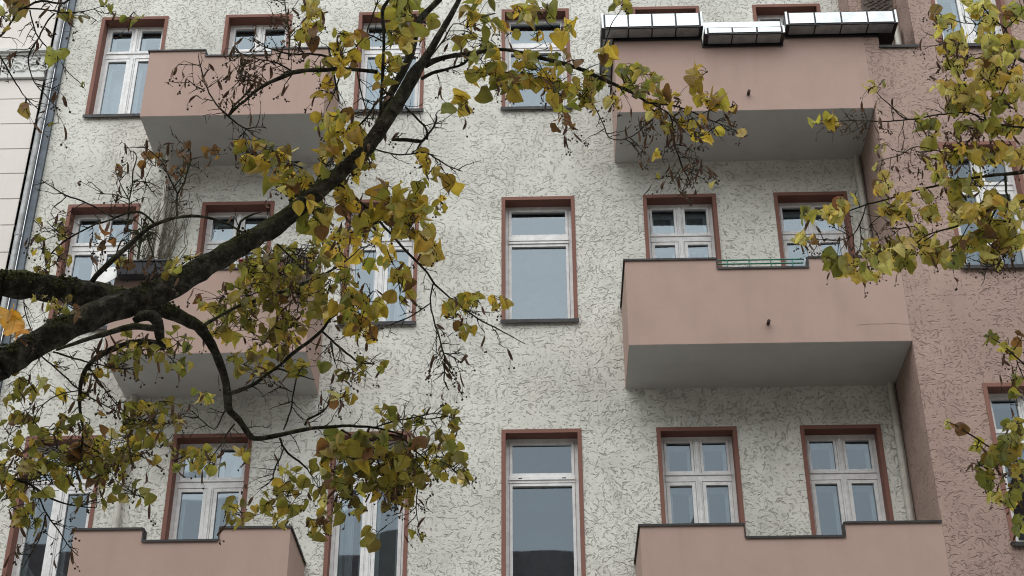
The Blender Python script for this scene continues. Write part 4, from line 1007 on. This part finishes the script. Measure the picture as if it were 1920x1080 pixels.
# leaf tufts: centre, half extents, count, leaf length in photo pixels, tone
CL = """760 28 36 34 12 56 G;745 72 28 24 6 52 G;800 45 18 25 4 44 Y;585 22 14 34 6 36 Y;578 60 14 14 3 34 Y;650 66 22 12 3 38 Y;665 76 16 16 3 42 Y;640 105 26 26 6 34 Y;640 125 10 18 3 34 Y;
590 72 14 14 2 34 B;590 122 14 10 2 38 G;600 132 10 10 1 36 G;612 172 18 12 4 34 Y;730 128 26 22 8 36 Y;765 95 16 14 3 32 Y;718 155 10 8 2 28 Y;615 232 24 22 6 42 Y;655 262 36 22 8 48 Y;640 210 16 14 3 32 Y;
530 310 44 24 12 44 Y;465 290 22 22 6 38 Y;510 282 24 16 5 34 G;545 342 36 26 11 42 Y;620 300 26 30 8 44 Y;660 310 24 26 7 44 Y;685 300 20 26 4 46 Y;580 372 26 22 6 40 Y;600 412 42 30 10 44 G;
660 422 28 34 9 40 Y;650 372 26 18 6 44 Y;730 388 46 32 13 52 Y;770 400 28 30 8 46 Y;790 348 12 12 2 38 Y;835 352 18 12 2 54 Y;825 388 10 12 3 24 Y;800 455 20 28 7 46 Y;690 462 36 36 10 42 Y;635 470 26 26 7 40 Y;
760 425 26 24 6 42 Y;700 420 30 24 6 44 Y;790 300 14 14 4 34 Y;808 320 10 12 3 30 Y;830 205 10 8 1 36 G;870 195 14 16 4 36 Y;905 30 34 32 10 42 G;890 92 32 22 9 44 G;915 130 28 26 8 40 Y;945 60 20 16 3 34 Y;
945 158 30 34 11 46 G;990 132 36 32 13 40 Y;1025 85 12 12 2 34 Y;1060 58 14 22 4 44 Y;1010 20 28 22 6 42 G;975 20 18 18 4 40 Y;1040 165 32 26 10 38 Y;1060 118 22 16 4 38 G;1000 70 12 10 2 30 Y;1090 182 36 26 12 42 G;1055 225 16 16 6 30 B;
1110 152 24 16 6 38 G;1140 100 12 16 3 46 Y;1175 8 24 14 5 34 G;1200 140 34 12 8 36 G;1215 165 24 14 6 38 G;1180 150 16 18 4 40 G;1305 150 22 18 4 48 Y;1318 180 20 14 4 40 Y;1258 180 18 12 4 34 Y;1345 195 16 10 3 44 Y;1375 205 12 10 2 32 Y;
1235 205 26 14 7 32 Y;1325 250 22 14 5 36 Y;1366 230 8 8 1 36 Y;1394 245 8 8 1 32 Y;1290 225 30 14 6 30 Y;1235 288 10 6 2 24 Y;1232 328 8 8 1 22 Y;1328 342 8 6 1 20 L;1262 240 14 20 4 30 Y;1150 190 14 12 3 30 Y;
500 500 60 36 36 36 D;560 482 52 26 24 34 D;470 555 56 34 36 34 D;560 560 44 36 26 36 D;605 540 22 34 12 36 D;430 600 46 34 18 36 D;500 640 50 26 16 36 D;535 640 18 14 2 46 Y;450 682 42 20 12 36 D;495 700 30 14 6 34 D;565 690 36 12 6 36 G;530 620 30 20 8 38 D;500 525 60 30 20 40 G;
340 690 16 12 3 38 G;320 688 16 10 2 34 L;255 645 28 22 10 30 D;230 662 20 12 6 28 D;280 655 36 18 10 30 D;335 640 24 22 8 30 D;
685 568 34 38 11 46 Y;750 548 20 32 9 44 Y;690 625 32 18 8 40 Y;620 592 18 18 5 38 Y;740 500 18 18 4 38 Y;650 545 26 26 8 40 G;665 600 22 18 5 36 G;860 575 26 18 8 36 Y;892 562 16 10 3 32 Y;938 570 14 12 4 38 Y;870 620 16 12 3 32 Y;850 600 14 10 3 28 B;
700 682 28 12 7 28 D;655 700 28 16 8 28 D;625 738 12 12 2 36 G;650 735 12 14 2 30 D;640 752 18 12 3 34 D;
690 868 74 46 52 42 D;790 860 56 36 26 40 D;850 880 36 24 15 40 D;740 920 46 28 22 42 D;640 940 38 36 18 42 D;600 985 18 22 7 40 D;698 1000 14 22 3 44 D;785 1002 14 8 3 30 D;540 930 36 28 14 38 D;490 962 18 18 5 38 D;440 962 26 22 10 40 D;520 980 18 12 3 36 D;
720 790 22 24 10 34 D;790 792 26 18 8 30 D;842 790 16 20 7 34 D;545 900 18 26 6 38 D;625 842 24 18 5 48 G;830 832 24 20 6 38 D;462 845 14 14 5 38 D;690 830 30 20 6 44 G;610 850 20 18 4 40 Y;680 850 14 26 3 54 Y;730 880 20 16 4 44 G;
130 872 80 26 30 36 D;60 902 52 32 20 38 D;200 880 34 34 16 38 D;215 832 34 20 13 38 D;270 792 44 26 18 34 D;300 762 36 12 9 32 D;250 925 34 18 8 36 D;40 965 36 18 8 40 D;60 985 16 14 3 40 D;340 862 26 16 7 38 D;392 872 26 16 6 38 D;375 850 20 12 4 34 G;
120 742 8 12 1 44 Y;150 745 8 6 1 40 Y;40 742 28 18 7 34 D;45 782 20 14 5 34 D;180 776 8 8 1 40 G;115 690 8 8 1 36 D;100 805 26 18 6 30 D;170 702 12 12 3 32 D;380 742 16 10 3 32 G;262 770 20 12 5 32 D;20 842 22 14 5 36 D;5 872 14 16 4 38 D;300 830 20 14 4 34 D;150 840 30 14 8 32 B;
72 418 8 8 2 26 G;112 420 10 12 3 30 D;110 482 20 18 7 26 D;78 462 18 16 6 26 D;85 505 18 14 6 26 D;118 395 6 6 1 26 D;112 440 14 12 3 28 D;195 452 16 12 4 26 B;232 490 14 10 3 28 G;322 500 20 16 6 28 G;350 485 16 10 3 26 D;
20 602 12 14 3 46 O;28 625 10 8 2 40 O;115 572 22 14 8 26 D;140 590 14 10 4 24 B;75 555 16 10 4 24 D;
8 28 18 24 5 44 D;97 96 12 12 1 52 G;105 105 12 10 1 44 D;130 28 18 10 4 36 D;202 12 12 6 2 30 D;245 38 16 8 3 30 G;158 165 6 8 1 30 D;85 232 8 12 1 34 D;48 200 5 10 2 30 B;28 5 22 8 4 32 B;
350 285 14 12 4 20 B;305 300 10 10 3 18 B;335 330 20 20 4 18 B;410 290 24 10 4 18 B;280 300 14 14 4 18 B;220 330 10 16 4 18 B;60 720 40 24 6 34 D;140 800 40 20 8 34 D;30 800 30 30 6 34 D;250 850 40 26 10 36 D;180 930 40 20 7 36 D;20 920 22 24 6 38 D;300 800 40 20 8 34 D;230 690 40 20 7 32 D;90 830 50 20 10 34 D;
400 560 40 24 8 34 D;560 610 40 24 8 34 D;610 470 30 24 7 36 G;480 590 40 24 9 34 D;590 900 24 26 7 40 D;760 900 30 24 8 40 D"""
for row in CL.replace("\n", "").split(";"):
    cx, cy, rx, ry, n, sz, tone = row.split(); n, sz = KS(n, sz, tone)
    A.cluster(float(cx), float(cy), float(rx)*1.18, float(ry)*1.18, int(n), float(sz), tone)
for x, y, rx, ry, n in ((480,92,60,30,34),(470,135,30,30,14),(1290,232,48,26,34),(1225,215,30,16,12),(1290,300,36,34,20),(1150,185,20,18,8),(690,890,80,50,40),(780,900,40,40,18),(560,560,60,40,20),(310,290,60,30,12),(1062,238,14,16,8),(830,640,16,60,10),(600,20,20,30,10),(130,880,90,40,26),(290,790,60,30,16),(690,430,60,60,14),(520,30,30,20,8),(240,880,40,40,12),(230,640,60,20,12),(60,60,50,50,5),(1240,245,24,30,14),(1200,245,30,14,8),(190,450,20,14,5),(80,470,30,30,8)):
    for k in range(int(n*.6)): A.fruit(x+random.uniform(-rx, rx), y+random.uniform(-ry, ry), A.node_near(x, y)[2]+random.uniform(-.15, .15))
def leafy(tree, a, b, n, tone, ok):
    "leaf tufts and side shoots on the boughs beyond the picture's edge"
    for k in range(n):
        v = Vector(a).lerp(Vector(b), (k+.5)/n); v.z += .12*math.sin((k+.5)/n*3.14); px, py, z = to_px(v)
        if not ok(px) or z < 2: continue
        tree.nodes.append((px, py, z, 4))
        for _ in range(2):
            q = px+random.uniform(-90, 90), py+random.uniform(-90, 90)
            if ok(q[0]): tree.cluster(q[0], q[1], 55, 45, 10, 34, tone)
leafy(A, P(-70, 640, D1), TRUNK+Vector((.12, .03, 3.5)), 3, 'D', lambda x: x < -90)
leafy(A, TRUNK+Vector((.12, .03, 3.4)), TRUNK+Vector((.1, .2, 8.4)), 12, 'G', lambda x: x < -90)
ta = empty("linden_tree", tuple(TRUNK)); setp(ta, "old linden with thick mossy limbs and yellowing leaves, crossing the left half of the facade", "tree")
A.finish(ta)

# ---- the tree on the right, only its outer boughs reach into the picture
Bt = Tree()
TR2 = Vector((4.6, 6.0, 0))
tk = MB(); tr_pts = [(0, 0, .12, .25), (0, .02, .35, .19), (-.03, .0, 1.4, .16), (.02, -.02, 2.6, .145), (-.03, .0, 3.8, .12), (-.06, .03, 4.8, .10), (-.05, .05, 6.2, .07), (-.1, .0, 7.6, .04)]
tk.tube([TR2+Vector(p[:3]) for p in tr_pts], [p[3] for p in tr_pts], 18, jit=.04); Bt.limbs.append(("trunk", tk))
DR = 6.9
def bough(pts, d0, d1, zt, ra):
    limb(Bt, "branch", pts, d0, d1, 9)
    e = P(*pts[0][:2], d0); root_limb(Bt, TR2+Vector((-.04, .02, zt)), e, ra, pts[0][2]*.5*d0/F_PX)
bough([(1990,306,10),(1955,316,9),(1920,322,8),(1890,326,7),(1865,328,6),(1840,331,5),(1800,336,4),(1790,340,4),(1750,350,4),(1720,356,4),(1690,366,4),(1660,375,3),(1625,383,3),(1600,393,2.5),(1570,404,2),(1540,414,1.5)], 6.9, 6.8, 4.6, .045)
bough([(1990,360,9),(1955,370,8),(1920,377,7),(1895,382,6),(1870,386,6),(1840,400,4.5),(1815,415,4),(1790,425,4),(1760,433,3),(1735,443,3),(1700,468,2.5),(1665,483,2),(1638,496,1.5)], 6.7, 6.6, 4.2, .045)
bough([(1985,150,9),(1950,132,8),(1920,115,6.5),(1906,105,5),(1895,75,4),(1885,55,4),(1865,38,3),(1845,15,3),(1835,-10,3),(1820,-40,2)], 7.0, 7.2, 5.2, .04)
bough([(1990,715,6),(1950,698,4),(1930,690,3.5),(1905,670,3),(1890,655,3),(1870,640,2),(1850,628,1.5)], 6.7, 6.6, 3.4, .03)
bough([(1990,890,8),(1945,873,6),(1900,862,5),(1880,850,4),(1850,835,3),(1820,815,3),(1795,800,2),(1775,790,1.5)], 6.8, 6.6, 3.1, .035)
TW2 = [
 ([(1885,328,5),(1887,360,4),(1893,380,4)],6.9,6.75,1),
 ([(1985,235,6),(1940,240,5),(1900,237,4),(1850,228,4),(1820,212,3.5),(1790,212,3),(1750,216,3),(1702,224,3),(1672,200,2.5),(1652,183,1.8)],6.95,6.9,10),
 ([(1702,224,2.5),(1665,228,2.5),(1620,227,2),(1587,226,2),(1556,228,1.5)],6.9,6.9,8),
 ([(1850,228,3),(1835,190,3),(1810,160,3),(1785,130,2.5),(1772,100,2),(1765,60,1.5)],6.95,7.0,12),
 ([(1895,75,3),(1860,95,2.5),(1830,110,2.5),(1800,100,2)],7.0,7.05,8),
 ([(1906,105,3),(1890,150,3),(1870,190,2.5),(1840,215,2)],7.0,6.95,8),
 ([(1850,228,3),(1825,255,3),(1800,280,2.5),(1770,285,2),(1720,275,2),(1690,290,2),(1655,300,1.5)],6.9,6.85,14),
 ([(1735,443,2.5),(1720,425,2),(1690,428,2),(1660,430,1.5)],6.65,6.7,4),
 ([(1625,383,2.5),(1612,420,2.5),(1600,440,2),(1575,450,1.8),(1545,450,1.8),(1510,448,1.2)],6.8,6.75,8),
 ([(1612,420,2),(1615,445,2),(1610,475,1.5)],6.8,6.8,3),
 ([(1690,366,2.5),(1680,390,2),(1650,405,2),(1630,425,1.5)],6.85,6.8,4),
 ([(1760,433,2.5),(1720,460,2),(1690,470,2),(1670,490,1.5)],6.65,6.6,4),
 ([(1870,386,4),(1855,420,3),(1850,450,3),(1880,480,2),(1885,500,1.5)],6.7,6.65,6),
 ([(1890,470,2),(1870,495,2),(1845,500,1.8),(1835,485,1.2)],6.65,6.6,4),
 ([(1820,415,2.5),(1800,450,2),(1780,475,1.5)],6.65,6.6,4),
 ([(1905,670,2),(1915,700,2),(1925,720,1.5)],6.7,6.6,3),
 ([(1880,850,3),(1870,875,2),(1850,890,1.5)],6.7,6.6,3),
 ([(1900,862,3),(1905,900,2.5),(1890,930,2),(1905,960,1.5)],6.7,6.6,5),
 ([(1885,55,2.5),(1910,30,2),(1925,10,1.5)],7.05,7.1,4),
 ([(1865,38,2),(1830,45,2),(1795,40,2),(1770,30,1.5)],7.1,7.1,6),
]
for c, d0, zt in (((1990, 306), 6.9, 4.6), ((1990, 360), 6.7, 4.2), ((1985, 150), 7.0, 5.2), ((1990, 715), 6.7, 3.4), ((1990, 890), 6.8, 3.1)):
    leafy(Bt, P(*c, d0), TR2+Vector((-.04, .02, zt)), 7, 'L', lambda x: x > 2010)
leafy(Bt, TR2+Vector((0, 0, 3.6)), TR2+Vector((-.1, 0, 7.6)), 12, 'L', lambda x: x > 2010)
for pts, d0, d1, k in TW2:
    Bt.chain(pts, d0, d1, n=6)
    if k: Bt.side_twigs(pts, (d0+d1)/2, k)
CL2 = """1770 48 24 22 6 34 L;1755 20 12 14 2 32 B;1795 80 20 16 5 34 L;1850 32 26 24 7 34 L;1900 30 24 24 6 34 G;1905 82 16 24 6 36 G;1842 72 16 14 4 34 L;1775 100 14 12 3 34 Y;1860 112 26 18 8 36 L;1890 135 22 16 5 36 L;
1850 152 32 20 10 36 L;1820 192 36 22 12 38 L;1795 200 18 14 5 36 G;1885 192 24 20 7 36 G;1740 250 18 18 4 44 G;1722 230 14 14 3 34 G;1830 242 36 14 10 34 G;1900 232 18 18 5 36 G;1560 226 14 8 3 38 Y;1525 232 8 5 1 34 Y;1635 165 14 10 2 36 L;1652 155 6 6 1 28 G;
1652 275 12 8 2 34 L;1655 345 16 16 5 34 L;1645 318 10 8 2 26 L;1800 285 22 14 5 36 Y;1825 285 20 16 5 40 Y;1855 292 34 14 8 38 L;1905 290 14 18 4 38 L;1762 335 12 14 3 34 L;1795 352 22 18 5 46 G;1732 362 12 14 3 32 L;1830 345 26 14 6 36 L;
1580 385 12 14 4 34 L;1605 370 8 10 2 30 L;1552 405 22 12 6 36 L;1512 405 12 10 3 38 G;1512 450 16 8 4 32 L;1500 446 10 8 2 30 L;1665 402 24 16 7 38 L;1695 405 12 14 3 36 G;1750 400 14 14 3 36 L;1792 402 18 18 6 40 L;1832 402 24 18 8 42 L;1870 420 34 18 10 40 L;1905 392 16 18 4 38 L;
1560 488 20 18 3 56 G;1585 500 14 18 3 44 L;1615 500 18 18 4 46 G;1642 470 24 18 7 40 L;1690 465 26 16 8 42 L;1750 475 26 18 8 48 L;1792 482 18 16 4 52 G;1845 442 24 18 6 42 G;1860 478 22 14 5 42 L;1622 520 18 12 5 36 L;1692 502 18 12 4 38 G;1885 462 20 18 6 40 L;1720 440 18 14 4 36 L;1745 405 10 8 2 40 L;1655 490 20 14 5 38 L;1820 460 20 14 5 38 L;
1860 630 16 8 4 28 G;1895 662 16 12 4 28 G;1905 708 12 14 4 28 G;1912 640 10 12 3 26 B;1885 645 10 8 2 26 L;1777 796 8 6 2 26 L;1800 803 14 7 3 24 B;1832 838 14 10 4 30 G;1880 848 30 20 12 38 G;1840 872 20 18 6 38 G;1902 882 16 18 6 36 G;1872 932 14 10 3 36 L;1897 930 16 12 4 40 G;1912 985 10 14 3 36 G;1903 825 14 16 4 34 L;1890 800 14 10 3 30 G;1800 120 30 26 6 34 L;1780 165 24 20 5 34 L;1910 160 14 20 4 36 L;1830 10 24 12 4 34 L;1870 80 24 18 5 36 L;1845 130 24 18 5 36 L;1870 240 30 16 6 36 L;1760 300 22 16 4 36 L;1900 440 20 22 6 40 L;1860 380 26 18 5 38 L;
1700 380 22 14 3 34 L;1905 930 14 24 4 40 G;1862 900 20 16 4 38 G;1912 800 10 20 3 36 G;1905 750 12 18 3 30 G"""
for row in CL2.replace("\n", "").split(";"):
    cx, cy, rx, ry, n, sz, tone = row.split(); n, sz = KS(n, sz, tone)
    Bt.cluster(float(cx), float(cy), float(rx), float(ry), int(n), float(sz), tone, .2)
for x, y, rx, ry, n in ((1690,300,50,24,22),(1640,215,40,26,16),(1600,232,24,10,8),(1785,130,36,50,24),(1800,250,50,20,18),(1560,240,20,14,6),(1850,220,50,30,18),(1780,300,40,20,12),(1545,450,40,12,10),(1640,450,50,30,12),(1850,500,40,12,8),(1800,380,80,30,16),(1890,700,20,40,8),(1860,860,40,30,10),(1770,60,20,40,10),(1880,110,36,40,12)):
    for k in range(int(n*.7)): Bt.fruit(x+random.uniform(-rx, rx), y+random.uniform(-ry, ry), Bt.node_near(x, y)[2]+random.uniform(-.15, .15))
tb = empty("linden_tree", tuple(TR2)); setp(tb, "linden with thin twigs and pale yellow-green leaves before the pink bay", "tree")
Bt.finish(tb)
